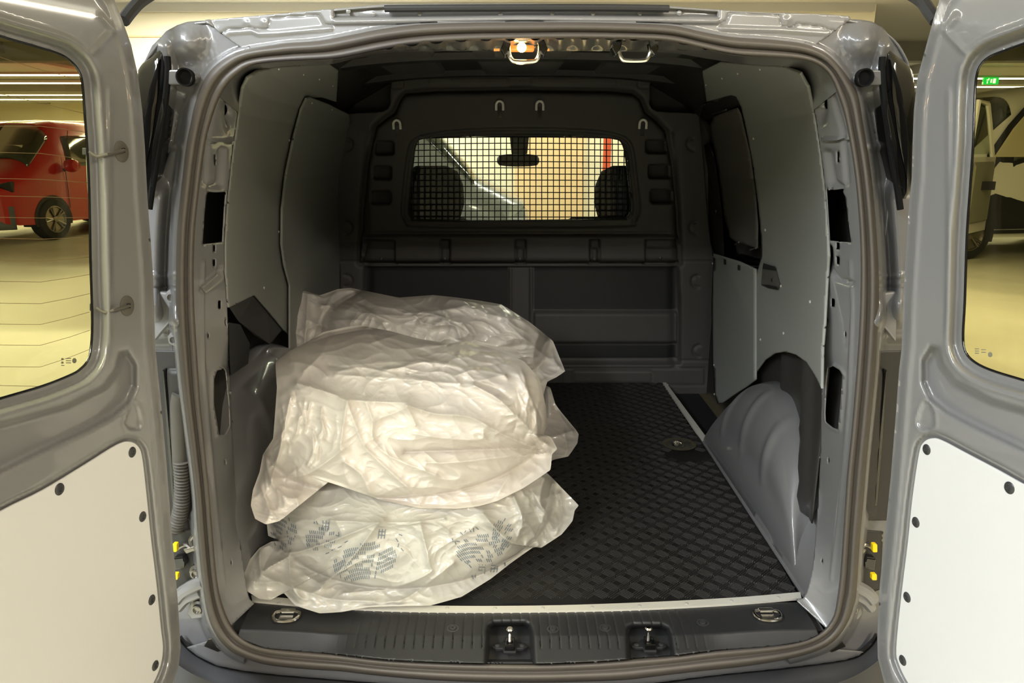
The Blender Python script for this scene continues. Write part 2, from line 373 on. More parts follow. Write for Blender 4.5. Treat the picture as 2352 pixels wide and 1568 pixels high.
# ------------------------------------------------------------------ vehicles in the hall
def vehicle(name, label, cat, org, yaw, Lg, stations, paint, gl, scale=1., wheels=(), wr=.34, extras=None, wr_track=.02):
    """stations: (s, half width, bottom, top); s runs from the nose backwards. local: +x right of the car seen from in front..., nose at s=0"""
    ca, sa = math.cos(yaw), math.sin(yaw)
    org = np.asarray(org, float)
    root = empty(name, org, label=label, cat=cat)
    def W(p):
        p = np.asarray(p, float)*scale
        return org+np.stack([p[..., 0]*ca-p[..., 1]*sa, p[..., 0]*sa+p[..., 1]*ca, p[..., 2]], -1)
    S = np.array(stations, float)
    def sec(s, q, out=0.):
        w = np.interp(s, S[:, 0], S[:, 1]); b = np.interp(s, S[:, 0], S[:, 2]); t = np.interp(s, S[:, 0], S[:, 3])
        a = np.asarray(q)*PI/2; c = np.cos(a)**.32; si = np.sin(a)**.42
        z = b+(t-b)*si; x = w*c*(1-.13*sm((z-1.0)/1.0))
        n = np.stack([np.cos(a), 0*a, np.sin(a)], -1)
        return np.stack([x, s+0*x, z], -1)+n*out
    ss = np.unique(np.concatenate([S[:, 0], np.arange(0, Lg, .18)])); qs = np.linspace(0, 1, 15)
    rings = []
    for s in ss:
        R = sec(s, qs); L = R[::-1].copy()[1:]; L[:, 0] *= -1
        rings.append(W(np.concatenate([R, L])))
    v, f = loft(rings, closed=False, caps=True)
    mk('body', v, f, paint, root, auto=28)
    def patch(nm, s0, s1, q0, q1, mat, side=1, out=.006, slant=0., n=8):
        """a curved pane laid on the skin"""
        g = []
        for s in np.linspace(s0, s1, n):
            qq = np.linspace(q0, q1, n); P = sec(s+0*qq, qq, out) if np.isscalar(slant) and slant == 0 else np.stack([sec(s+slant*(k/(n-1)), q_, out) for k, q_ in enumerate(qq)])
            P = P.copy(); P[:, 0] *= side; g.append(W(P))
        v, f = loft(g, closed=False); return mk(nm, v, f, mat, root, auto=None, mod=solid(.006*scale, 0))
    TY = M('tyre', (28, 28, 28), .75); 
    for (s, dx) in wheels:
        for sd in (-1, 1):
            w = np.interp(s, S[:, 0], S[:, 1])
            c = W((sd*(w-.10+wr_track), s, wr)); ax = W((sd*1., s, wr))-W((0, s, wr)); ax /= np.linalg.norm(ax); k = scale
            R_ = wr*k
            wb = MB().lathe(c-ax*.11*k, ax, [(R_*.6, 0), (R_*.95, 0), (R_, .03*k), (R_, .19*k), (R_*.95, .22*k), (R_*.66, .225*k), (R_*.62, .2*k), (R_*.6, .05*k)], 32)
            wo = wb.build('wheel', TY, root)
            MB().lathe(c+ax*.03*k, ax, [(R_*.60, 0), (R_*.60, .01*k)], 24).build('wheel_well', BLACKP, wo)
            rim = MB().lathe(c+ax*.085*k, ax, [(R_*.67, 0), (R_*.67, .025*k), (R_*.60, .03*k), (R_*.60, 0.005)], 28)
            up = np.array([0, 0, 1.]); sdv = np.cross(ax, up)
            for i in range(5):
                for dd in (-.10, .10):
                    a = 2*PI*i/5+.3; d = up*math.cos(a)+sdv*math.sin(a); e = up*math.cos(a+dd*1.6)+sdv*math.sin(a+dd*1.6)
                    rim.tube([c+ax*.10*k+d*R_*.12, c+ax*.11*k+e*R_*.64], .016*k, 6)
            rim.lathe(c+ax*.09*k, ax, [(R_*.14, 0), (R_*.14, .03*k), (R_*.08, .035*k)], 16)
            rim.build('rim', STEEL, wo)
            ap = [W((sd*(w+.004), s+(wr+.055)*math.cos(t), wr+(wr+.055)*math.sin(t))) for t in np.linspace(-.25, PI+.25, 20)]
            ap2 = [W((sd*(w-.25), s+(wr+.055)*math.cos(t), wr+(wr+.055)*math.sin(t))) for t in np.linspace(-.25, PI+.25, 20)]
            MB().prism(ap, ap2).build('wheel_arch', BLACKP, root, smooth=False)
    return root, W, sec, patch
RED = M('red_paint', (176, 22, 26), .25, 0, .9); WHT = M('white_paint', (225, 224, 214), .3, 0, .8); SILV = M('silver_paint', (150, 152, 150), .28, .3, .8)
CARGL = M('car_glass', (52, 58, 50), .06, 0, 1.); LAMP = M('headlamp', (190, 195, 195), .15, .4, 1.); GRILL = M('dark_grille', (26, 27, 29), .4)
VANST = [(0, .80, .40, .92), (.05, .88, .34, 1.02), (.25, .94, .30, 1.10), (.6, .97, .28, 1.27), (1.28, .975, .28, 1.90), (1.6, .975, .28, 1.96), (2.6, .975, .28, 1.98), (4.6, .97, .28, 1.97), (5.0, .95, .34, 1.90)]
def van_front(root, W, sec, patch, sc=1., mir=(-1, 1), ws=(.66, 1.24), sw=(1.40, 2.35)):
    for sd in (-1, 1):
        patch('windscreen', ws[0], ws[1], .50, 1., CARGL, sd, .008)
        patch('front_door_window', sw[0], sw[1], .15, .46, CARGL, sd, .008, slant=.10)
        patch('rear_window', 2.75, 3.7, .15, .46, CARGL, sd, .008)
    # headlamps, grille, bumper, number plate, mirrors
    for sd in (-1, 1):
        p = [W((sd*x, y, z)) for x, y, z in ((.42, -.02, .86), (.84, .03, .94), (.93, .20, .98), (.93, .24, .82), (.80, .01, .76), (.44, -.03, .76))]
        q = [W((sd*(x*.96), y+.12, z)) for x, y, z in ((.42, -.02, .86), (.84, .03, .94), (.93, .20, .98), (.93, .24, .82), (.80, .01, .76), (.44, -.03, .76))]
        h = MB().prism(p, q).build('headlamp', GRILL, root, smooth=False)
        for k, (x, z) in enumerate(((.55, .81), (.72, .84))): MB().box(W((sd*x, -.045+.03*k, z)), (.10*sc, .05*sc, .05*sc)).build('lamp_lens', LAMP, h, smooth=False)
        if sd not in mir: continue
        m_ = W((sd*1.12, 1.32, 1.20))
        MB().lathe(W((sd*1.02, 1.30, 1.20)), W((sd*1.3, 1.30, 1.21))-W((sd*1.02, 1.30, 1.20)), [(.05*sc, 0), (.10*sc, .03*sc), (.115*sc, .12*sc), (.09*sc, .20*sc), (.02*sc, .23*sc)], 14).build('wing_mirror', root.children[0].data.materials[0], root)
        MB().tube([W((sd*.90, 1.32, 1.12)), W((sd*1.06, 1.30, 1.16))], .03*sc, 8).build('mirror_arm', GRILL, root)
        MB().tube([W((sd*.985, 1.30, .5)), W((sd*.99, 1.30, 1.1)), W((sd*.965, 1.42, 1.5)), W((sd*.93, 1.55, 1.78))], .006*sc, 4).build('door_seam', GRILL, root)
        MB().tube([W((sd*.985, 2.62, .4)), W((sd*.985, 2.62, 1.1)), W((sd*.95, 2.60, 1.8))], .006*sc, 4).build('door_seam', GRILL, root)
    for z, h in ((.80, .13), (.52, .16)):
        g = MB().box(W((0, -.02 if z > .6 else -.06, z)), (1, 1, 1)); g = MB()
        P = [W((x, -.03-(.05 if z < .6 else 0)+.10*(abs(x)/.8)**3, z)) for x in np.linspace(-.62, .62, 13)]
        top = [p+np.array([0, 0, h/2*sc]) for p in P]; bot = [p-np.array([0, 0, h/2*sc]) for p in P]
        v, f = loft([top, bot], closed=False); mk('grille' if z > .6 else 'bumper_grille', v, f, GRILL, root, mod=solid(.03, 0))
    P = [W((x, -.075+.28*(abs(x)/.95)**4, .40)) for x in np.linspace(-.94, .94, 19)]
    v, f = loft([[p+np.array([0, 0, .20*sc]) for p in P], [p+np.array([0, 0, .10*sc]) for p in P], [p-np.array([0, 0, .08*sc]) for p in P], [p-np.array([0, 0, .16*sc]) for p in P]], closed=False)
    mk('lower_bumper', v, f, M('bumper_grey', (92, 94, 96), .5), root, mod=solid(.05, 0))
# red van seen through the left door glass
rv, W_, sec_, patch_ = vehicle('red_van', 'red panel van parked in the hall, seen through the left door glass', 'van', (-9.87, 11.8, 0), math.radians(-11), 5, VANST, RED, CARGL, 1.12, ((.93, 0), (3.95, 0)))
van_front(rv, W_, sec_, patch_, 1.12)
MB().prism([W_((x, y, z)) for x, y, z in ((.30, .82, 1.42), (.62, .82, 1.42), (.62, .88, 1.54), (.30, .88, 1.54))], [W_((x, y, z)) for x, y, z in ((.30, .83, 1.42), (.62, .83, 1.42), (.62, .89, 1.54), (.30, .89, 1.54))]).build('price_sheet', M('paper', (225, 215, 190), .8), rv, smooth=False)
WVST = [(0, .85, .45, 1.05), (.05, .93, .38, 1.2), (.3, .99, .32, 1.35), (.7, 1.0, .30, 1.5), (1.55, 1.0, .30, 2.3), (1.9, 1.0, .3, 2.4), (2.6, 1.0, .3, 2.45), (5.0, .98, .32, 2.45)]
# white van with its front door standing open, seen through the right door glass
wv, W_, sec_, patch_ = vehicle('white_van', 'white van with its cab door standing open, seen through the right door glass', 'van', (5.80, 10.9, 0), math.radians(-80), 5, WVST, WHT, CARGL, 1.08, ((.93, 0), (3.95, 0)))
van_front(wv, W_, sec_, patch_, 1.08, ws=(.74, 1.50), sw=(1.5, 2.1), mir=(-1,))
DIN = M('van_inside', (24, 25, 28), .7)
ap = [(1.22, .42), (1.14, .75), (1.10, 1.45), (1.42, 1.85), (1.66, 2.12), (2.10, 2.16), (2.16, 1.3), (2.16, .42)]
def xs_(z): return 1.0*(1-.13*float(sm((z-1.0)/1.0)))
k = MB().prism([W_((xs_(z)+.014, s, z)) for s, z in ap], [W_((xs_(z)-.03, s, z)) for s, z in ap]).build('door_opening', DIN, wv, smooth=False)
fw = [(1.17, 1.42), (1.46, 1.80), (1.68, 2.05), (2.04, 2.08), (2.08, 1.42)]
MB().prism([W_((xs_(z)+.020, s, z)) for s, z in fw], [W_((xs_(z)+.016, s, z)) for s, z in fw]).build('far_window_view', M('far_side_light', (196, 188, 150), .8), wv, smooth=False)
SEATM = M('seat_cloth', (46, 48, 54), .9)
MB().prism([W_((1.035, s, z)) for s, z in ((1.85, .7), (2.3, .7), (2.42, 1.4), (2.3, 1.62), (2.15, 1.4), (2.1, .95), (1.85, .9))], [W_((1.024, s, z)) for s, z in ((1.85, .7), (2.3, .7), (2.42, 1.4), (2.3, 1.62), (2.15, 1.4), (2.1, .95), (1.85, .9))]).build('seat', SEATM, wv, smooth=False)
MB().prism([W_((1.02, s, z)) for s, z in ((1.3, .36), (1.9, .36), (1.9, .41), (1.3, .41))], [W_((1.05, s, z)) for s, z in ((1.3, .36), (1.9, .36), (1.9, .41), (1.3, .41))]).build('step', GRILL, wv, smooth=False)
# open door leaf, hinged on the front pillar
da = math.radians(33)
def DL(r, z, o=0.):   # r out from the hinge
    return W_((1.02+r*math.sin(da)+o*math.cos(da), 1.10-r*math.cos(da)+o*math.sin(da), z))
lo = [(0, .42), (0, 1.42), (1.02, 1.42), (1.02, .50), (.95, .42)]
d_ = MB().prism([DL(r, z, .04) for r, z in lo], [DL(r, z, -.04) for r, z in lo]).build('cab_door', WHT, wv, smooth=False)
MB().prism([DL(r, z, .05) for r, z in ((.08, .55), (.10, 1.36), (.95, 1.36), (.94, .55))], [DL(r, z, .075) for r, z in ((.10, .58), (.12, 1.30), (.92, 1.30), (.90, .58))]).build('door_card', M('door_card', (128, 127, 112), .7), d_, smooth=False)
MB().box(DL(.5, 1.05, .09), (.25, .1, .12)).build('armrest', DIN, d_, smooth=False)
fr = [(.02, 1.42), (.36, 1.85), (.58, 2.10), (.98, 2.12), (1.02, 1.42)]; fi = [(.12, 1.46), (.42, 1.82), (.62, 2.04), (.92, 2.06), (.95, 1.46)]
MB().tube([DL(r, z) for r, z in fr], .035, 6).build('window_frame', WHT, d_)
MB().prism([DL(r, z, .003) for r, z in fi], [DL(r, z, -.003) for r, z in fi]).build('window_pane', GLC, d_, smooth=False)
# silver car standing in front of the van, seen through the cab
CARST = [(p[0]*.84, p[1]*.95, p[2], p[3]*.98) for p in VANST]
sc, W_, sec_, patch_ = vehicle('silver_van', 'silver van parked ahead, seen through the cab windscreen', 'van', (.10, 7.75, 0), math.radians(94), 4.2, CARST, SILV, CARGL, 1.1, ((.80, 0), (3.3, 0)), wr=.32)
for sd in (-1, 1):
    patch_('windscreen', .55, 1.03, .50, 1., CARGL, sd, .008); patch_('side_window', 1.2, 2.0, .15, .46, CARGL, sd, .008); patch_('side_window', 2.2, 3.3, .15, .46, CARGL, sd, .008)
    h = MB().prism([W_((sd*x, y, z)) for x, y, z in ((.42, -.02, .88), (.80, .05, .95), (.88, .2, .97), (.88, .22, .80), (.76, .0, .76), (.44, -.03, .76))], [W_((sd*x*.97, y+.1, z)) for x, y, z in ((.42, -.02, .88), (.80, .05, .95), (.88, .2, .97), (.88, .22, .80), (.76, .0, .76), (.44, -.03, .76))]).build('headlamp', LAMP, sc, smooth=False)
MB().box(W_((0, -.01, .62)), (.08, .9, .12)).build('grille', GRILL, sc, smooth=False)
# red display stand beside the ochre wall
r = empty('display_banner', (1.20, 8.5, 0), label='narrow orange red banner standing beside the ochre wall', cat='banner')
MB().box((1.20, 8.5, 1.1), (.10, .03, 2.05)).build('banner_cloth', M('banner_red', (208, 84, 44), .7), r, smooth=False)
MB().box((1.20, 8.5, .04), (.3, .3, .08)).build('banner_foot', GRILL, r, smooth=False)
MB().tube([(1.20, 8.53, .05), (1.20, 8.53, 2.15)], .012, 6).build('banner_pole', STEEL, r)
# ================================================================== THE VAN
VAN = empty('panel_van', (0, 0, 0), label='grey panel van with both rear doors open, filling the picture', cat='van')
# --- traced outlines (photograph pixels)
SO = [(1200,51),(1073,52),(964,56),(874,67),(802,81),(729,94),(657,99),(630,103),(579,110),(543,120),(515,135),(489,156),(471,179),(459,204),(446,245),(436,293),(428,332),(418,416),(407,527),(404,639),(405,719),(412,830),(420,910),(431,996),(446,1118),(455,1241),(465,1339),(477,1412),(495,1456),(519,1486),(548,1505),(610,1526),(712,1537),(780,1541),(865,1551),(984,1561),(1100,1566),(1240,1567),(1340,1565),(1438,1561),(1506,1553),(1608,1541),(1710,1530),(1812,1513),(1880,1493),(1920,1468),(1948,1428),(1961,1391),(1967,1363),(1975,1241),(1982,1167),(1992,1045),(2002,947),(2010,860),(2016,760),(2019,663),(2015,561),(2002,408),(1982,281),(1971,219),(1956,189),(1925,148),(1895,120),(1854,102),(1803,94),(1745,89),(1681,85),(1618,74),(1554,60),(1490,55),(1350,51)]
SI = [(1200,92),(1073,95),(964,103),(874,117),(802,132),(760,138),(706,141),(630,145),(579,152),(553,166),(527,189),(510,214),(497,242),(484,281),(474,319),(464,383),(458,432),(448,527),(445,623),(447,719),(454,830),(460,920),(470,1020),(482,1143),(490,1241),(500,1339),(514,1397),(534,1440),(560,1466),(610,1486),(712,1496),(780,1502),(882,1514),(1018,1521),(1154,1524),(1250,1524),(1370,1519),(1450,1513),(1540,1506),(1642,1493),(1778,1482),(1846,1470),(1890,1448),(1914,1415),(1922,1378),(1930,1314),(1937,1216),(1945,1094),(1955,996),(1967,849),(1975,714),(1976,561),(1964,408),(1943,281),(1925,219),(1905,173),(1874,148),(1829,137),(1745,132),(1681,128),(1618,114),(1554,99),(1490,93),(1320,90)]
SO = cr(SO, 4); SI = cr(SI, 4)
CX, CY = 1205., 790.
def yr(x, z):  # the rear face of the body, slightly bulged in plan and leaning forward at the top
    return .055*(np.minimum(np.abs(x), .95)/.62)**2 + .05*sm((z-1.1)/.9)
def rear(U, V_, d=0.):
    d = np.asarray(d, float)
    sh = np.broadcast_to(d, np.shape(U)).ravel() if d.ndim else None
    U = np.asarray(U, float); V_ = np.asarray(V_, float)
    # fixed point on y = yr(x,z)+d
    y = np.zeros(U.shape)
    for _ in range(12):
        P = on_y(U, V_, y); y = yr(P[..., 0], P[..., 2])+d
    return on_y(U, V_, y)
NP = 420
ANG = np.linspace(0, 2*PI, NP, endpoint=False)
def polar(poly):
    """radius of a star-shaped outline about (CX,CY) at each angle"""
    p = np.asarray(poly, float)-[CX, CY]; a = np.unwrap(np.arctan2(p[:, 1], p[:, 0])); r = np.hypot(p[:, 0], p[:, 1])
    if a[-1] < a[0]: a = a[::-1]; r = r[::-1]
    a0 = a % (2*PI); i = np.argsort(a0); a0 = a0[i]; r = r[i]
    return np.interp(ANG, np.concatenate([a0[-3:]-2*PI, a0, a0[:3]+2*PI]), np.concatenate([r[-3:], r, r[:3]]))
rSO, rSI = polar(SO), polar(SI)
def pol(r): return CX+r*np.cos(ANG), CY+r*np.sin(ANG)
# --- weather seal: a two-lobed rubber profile swept round the opening
prof = [(0, .004), (0, -.012), (.06, -.019), (.18, -.026), (.32, -.027), (.46, -.022), (.53, -.014), (.58, -.013), (.64, -.020), (.76, -.026), (.88, -.024), (.96, -.016), (1, -.004), (1, .012)]
rings = []
for w_, h_ in prof:
    u, v = pol(rSO+(rSI-rSO)*w_); rings.append(rear(u, v, h_))
v_, f_ = loft(rings)
mk('door_seal', v_, f_, SEAL, VAN, auto=None, label='dark rubber weather seal running round the load opening')

# --- inner reveal of the opening (pillars and header underside)
RI = [(1200,118),(1000,118),(892,121),(820,134),(758,148),(690,150),(630,154),(591,163),(568,179),(557,202),(550,242),(543,293),(535,344),(529,400),(522,464),(516,559),(517,623),(521,687),(525,782),(530,900),(534,1000),(541,1120),(552,1240),(562,1320),(574,1376),(600,1388),(700,1394),(900,1398),(1200,1397),(1500,1392),(1700,1384),(1815,1376),(1845,1376),(1856,1350),(1868,1290),(1877,1167),(1884,1045),(1887,898),(1890,800),(1899,663),(1904,587),(1897,459),(1882,332),(1869,255),(1857,199),(1839,168),(1803,153),(1752,150),(1700,146),(1660,140),(1618,134),(1533,121),(1363,118)]
RI = cr(RI, 3); rRI = polar(RI)
yRI = .26-.13*sm((CY+rRI*np.sin(ANG)-1150)/230)
uS, vS = pol(rSI); S3 = rear(uS, vS, .006)
uR, vR = pol(rRI); R3 = on_y(uR, vR, yRI)
A2 = np.concatenate([ANG-2*PI, ANG, ANG+2*PI])
def pint(arr, a): return np.interp(a, A2, np.tile(arr, 3))
def reveal(U, V_, rel=None):
    U = np.asarray(U, float); V_ = np.asarray(V_, float)
    a = np.arctan2(V_-CY, U-CX) % (2*PI); r = np.hypot(U-CX, V_-CY)
    s = (pint(rSI, a)-r)/(pint(rSI, a)-pint(rRI, a))
    s = s[..., None]
    A = np.stack([pint(S3[:, k], a) for k in range(3)], -1); B = np.stack([pint(R3[:, k], a) for k in range(3)], -1)
    P = A+(B-A)*s
    if rel is not None:
        c = np.stack([np.cos(a), 0*a, -np.sin(a)], -1)   # outward in x,z
        P = P+c*rel(U, V_)[..., None]
    return P
def region(poly_in, cond):
    pass
def ringpoly(a0, a1, n=90, e0=-3, e1=0):
    a = np.linspace(math.radians(a0), math.radians(a1), n)
    o = [(CX+(pint(rSI, x % (2*PI))-e0)*math.cos(x), CY+(pint(rSI, x % (2*PI))-e0)*math.sin(x)) for x in a]
    i = [(CX+(pint(rRI, x % (2*PI))+e1)*math.cos(x), CY+(pint(rRI, x % (2*PI))+e1)*math.sin(x)) for x in a[::-1]]
    return np.array(o+i)
# left pillar: cut-outs, pressings
LH = {'slot1': [(474,441),(519,440),(516,470),(511,555),(464,560),(468,500)],
      'slot2': [(486,870),(492,852),(508,845),(514,852),(522,930),(524,978),(512,1000),(498,1001),(486,930)],
      'h1': rr(487,594,494,611,3), 'h2': rr(499,690,507,709,1), 'h3': rr(516,733,519,744,1), 'h4': rr(475,766,479,776,1), 'h5': rr(488,562,494,577,1), 'h6': ell(529,262,5,13), 'h7': rr(514,1057,518,1066,1), 'h8': rr(529,1288,532,1296,1), 'h9': rr(491,354,495,378,1)}
RH = {'slot1': [(1898,434),(1935,436),(1943,450),(1952,520),(1957,556),(1905,552)],
      'slot2': [(1906,845),(1918,840),(1935,850),(1941,862),(1938,900),(1930,988),(1918,984),(1900,970),(1899,950),(1902,880)],
      'h1': rr(1922,588,1930,606,3), 'h2': rr(1910,685,1919,704,1), 'h3': rr(1898,731,1902,740,1), 'h4': rr(1942,761,1946,773,1), 'h5': rr(1922,556,1930,572,1), 'h6': ell(1887,249,5,12), 'h7': rr(1903,1052,1907,1062,1), 'h8': rr(1887,1284,1891,1292,1), 'h9': rr(1924,347,1929,372,1)}
def relL(U, V_):
    h = groove([(474,323),(534,320)], U, V_, 3, -.006)+groove([(474,330),(534,327)], U, V_, 3, .004)
    h = h+groove([(470,420),(478,300),(497,225),(520,188)], U, V_, 5, .007)
    h = h+.018*np.exp(-((U-529)/9)**2-((V_-262)/30)**2)
    h = h+.012*sm(1-ldist([(510,350),(505,425),(485,432)], U, V_)/14)
    h = h+groove([(468,660),(488,645),(506,630),(508,622)], U, V_, 7, .010)
    h = h+groove([(466,600),(463,700),(466,840),(480,1010),(498,1200),(515,1350)], U, V_, 3, -.003)
    h = h-.004*sm(1-np.abs(sdist(LH['slot2'], U, V_))/7)
    return h
def relR(U, V_):
    h = groove([(1893,318),(1950,316)], U, V_, 3, -.006)+groove([(1893,325),(1950,323)], U, V_, 3, .004)
    h = h+groove([(1946,420),(1936,300),(1912,220),(1893,180)], U, V_, 5, .007)
    h = h+.018*np.exp(-((U-1887)/9)**2-((V_-249)/28)**2)
    h = h+.012*sm(1-ldist([(1903,355),(1912,420),(1930,430)], U, V_)/14)
    h = h+groove([(1904,570),(1908,620),(1925,640),(1956,650)], U, V_, 6, .010)
    h = h+groove([(1955,600),(1960,700),(1952,900),(1940,1050),(1925,1200),(1910,1330)], U, V_, 3, -.003)
    h = h-.004*sm(1-np.abs(sdist(RH['slot2'], U, V_))/7)
    return h
pl = hf('door_pillar', ringpoly(136.2, 219), lambda U, V_: reveal(U, V_, relL), 3.0, PAINT, VAN, holes=list(LH.values()), stepv=5, auto=60, mod=solid(.002, 1))
pr = hf('door_pillar', ringpoly(-39, 43.3), lambda U, V_: reveal(U, V_, relR), 3.0, PAINT, VAN, holes=list(RH.values()), stepv=5, auto=60, mod=solid(.002, 1))
hf('header_underside', ringpoly(219, 321, 120), lambda U, V_: reveal(U, V_, lambda a, b: .004*np.sin(a/9.)*(b < 112)), 5, PAINT, VAN, stepv=3)

# --- hull of the load space
ZF = .600; YB = 1.85
def Wd(y): return .672+.135*(1-np.exp(-np.maximum(y-.24, -.1)/.5))
def Wall(y, z): return Wd(y)-np.interp(z, [1.38, 1.54, 1.646, 1.715, 1.762, 1.804, 1.86, 1.95], [0, .015, .044, .062, .088, .132, .22, .40])
def gwall(off=0.): return lambda x, y, z: np.abs(x+.0)-(Wall(y, z)+off)
def wall(U, V_, off=0.): return hit(U, V_, gwall(off), .9, 4.5)
# --- floor
fl = [(-.60, .145), (.655, .150), (.664, .35), (.664, 1.0), (.668, 1.14), (.62, YB+.02), (-.80, YB+.02), (-.80, 1.2), (-.664, 1.0), (-.664, .16)]
MB().prism([(x, y, ZF+.002) for x, y in fl], [(x, y, ZF-.02) for x, y in fl]).build('load_floor', FLOORM, VAN, smooth=False, label='dark rubber floor with a five-bar tread pattern')
tb = MB(); tb_ = []
p_ = .0305
for i in range(-27, 28):
    for j in range(5, 61):
        x0, y0 = i*p_, j*p_
        if x0 < -.58 or x0 > .648 or y0 < .17 or (x0 < -.27 and y0 < 1.5): continue
        if math.hypot(x0-.575, y0-1.02) < .07: continue
        sgn = 1 if (i+j) % 2 else -1; c_, s_ = math.cos(sgn*PI/4), math.sin(sgn*PI/4)
        for k in range(-2, 3):
            L = (.0165, .0185, .0195, .0185, .0165)[k+2]; wv_ = .0010; o = k*.0056
            q = [(-L, -wv_), (L, -wv_), (L, wv_), (-L, wv_)]
            b = len(tb_); zt = ZF+.0042
            Q = [(x0+a*c_-(e+o)*s_, y0+a*s_+(e+o)*c_) for a, e in q]
            Q2 = [(x0+a*.9*c_-(e*.6+o)*s_, y0+a*.9*s_+(e*.6+o)*c_) for a, e in q]
            n = len(tb.v)
            tb.v += [(x, y, ZF+.001) for x, y in Q]+[(x, y, zt) for x, y in Q2]
            tb.f += [(n+4, n+5, n+6, n+7)]+[(n+t, n+(t+1) % 4, n+4+(t+1) % 4, n+4+t) for t in range(4)]
tb.build('tread_bars', M('tread_rubber', (50, 48, 46), .34), VAN, smooth=False, kind='stuff')
# floor edge kink, black step area beside the sliding door
stp = [(.632, YB+.02), (.672, 1.14), (.80, 1.10), (.83, 1.3), (.83, YB+.02)]
MB().prism([(x, y, ZF-.05) for x, y in stp], [(x, y, ZF-.08) for x, y in stp]).build('door_step', BULKD, VAN, smooth=False)
# front strip
def strip(pts_top, pts_bot, z, t, name, mat, **k):
    a = on_z(*np.array(cr(pts_top, 5, False)).T, z); b = on_z(*np.array(cr(pts_bot, 5, False)).T, z)
    n = min(len(a), len(b)); a, b = a[:n], b[:n]
    dz = np.array([0, 0, t])
    v, f = loft([b-dz, b, a, a-dz], closed=False); return mk(name, v, f, mat, VAN, auto=30, **k)
st_ = strip([(577,1366),(760,1381),(985,1390),(1240,1390),(1469,1383),(1680,1372),(1838,1359)], [(579,1379),(760,1394),(985,1402),(1240,1402),(1469,1397),(1680,1386),(1841,1373)], ZF+.007, .012, 'edge_strip', ALU, label='bright aluminium strip along the rear edge of the floor')
def rivet(P, n, r, mat, parent, name='rivet', h=.35, seg=12, **k):
    return MB().lathe(P, n, [(r, 0), (r*.95, r*h*.5), (r*.6, r*h), (r*.1, r*h*1.1)], seg).build(name, mat, parent, **k)
for u, v in ((640,1384),(1027,1395.5),(1137,1396),(1247,1395.5),(1360,1393.5),(1469,1390.5),(1577,1385.5),(1680,1379),(1788,1371)):
    rivet(on_z(u, v, ZF+.0075), (0, 0, 1), .0042, ZINC, st_)
ss = strip([(1530,878),(1568,930),(1597,969),(1631,1015)], [(1522,878),(1558,930),(1585,969),(1615,1015)], ZF+.006, .01, 'edge_strip', ALU, label='narrow aluminium strip beside the sliding door step')
for u, v in ((1534,883),(1560,921),(1573,940),(1601,981),(1616,1006)): rivet(on_z(u, v, ZF+.0065), (0, 0, 1), .004, ZINC, ss)
# --- sill cover
def zsill(x, y):
    ax = np.abs(x-.0)
    ys = .028+.02*sm((ax-.30)/.3)
    k = .42+1.5*sm((ax-.36)/.14)
    z = ZF-.001-k*np.maximum(0, ys-y)
    return z
POC = [[(1110,1528),(1113,1450),(1118,1434),(1132,1426),(1205,1425),(1221,1433),(1228,1452),(1232,1528)], [(1437,1524),(1433,1452),(1438,1436),(1450,1431),(1520,1431),(1538,1440),(1546,1456),(1555,1524)]]
def sill(U, V_):
    P = hit(U, V_, lambda x, y, z: z-zsill(x, y), .9, 2.2, 90)
    U = np.asarray(U); V_ = np.asarray(V_)
    x = P[..., 0]; dz = 0*x
    for q in POC:
        sd = sdist(q, U, V_); dz = dz-.040*sm(-sd/13+.1)-.004*np.exp(-((sd+1)/3)**2)*0
    amt = np.clip((1-np.abs(x)/.42)*5, 0, 1)*(V_ < 1492)*(V_ > 1404)
    gr = np.exp(-(((x/.0212) % 1-.5)/.09)**2)
    dz = dz-.0022*gr*amt*(dz > -.004)
    dz = dz-.003*np.exp(-(np.maximum(0, V_-(1508-.00007*(U-1210)**2))/6)**2)*0
    D_ = ray(U, V_); P = P+D_*(dz/D_[..., 2])[..., None]
    return P
cov = [(579,1384),(566,1415),(547,1458),(556,1468),(610,1488),(712,1497),(780,1502),(882,1514),(1018,1521),(1154,1524),(1250,1524),(1370,1519),(1540,1506),(1642,1493),(1778,1483),(1846,1472),(1880,1457),(1856,1412),(1838,1378),(1700,1386),(1469,1400),(1240,1405),(1000,1404),(760,1397)]
sl = hf('sill_cover', cov, sill, 2.2, BLACKP, VAN, auto=None, mod=solid(.003, 1), label='black ribbed plastic sill cover')
for u, v in ((1040,1444),(1270,1446),(1390,1443),(1614,1431)):
    P = on_z(u, v, ZF); s_ = MB().lathe(P+[0, 0, -.001], (0, 0, 1), [(.014, 0), (.0135, .003), (.010, .0035), (.0095, .001), (.0075, .001), (.007, .005), (.003, .0055), (.0025, .002)], 18).build('sill_screw', SCREWB, sl)
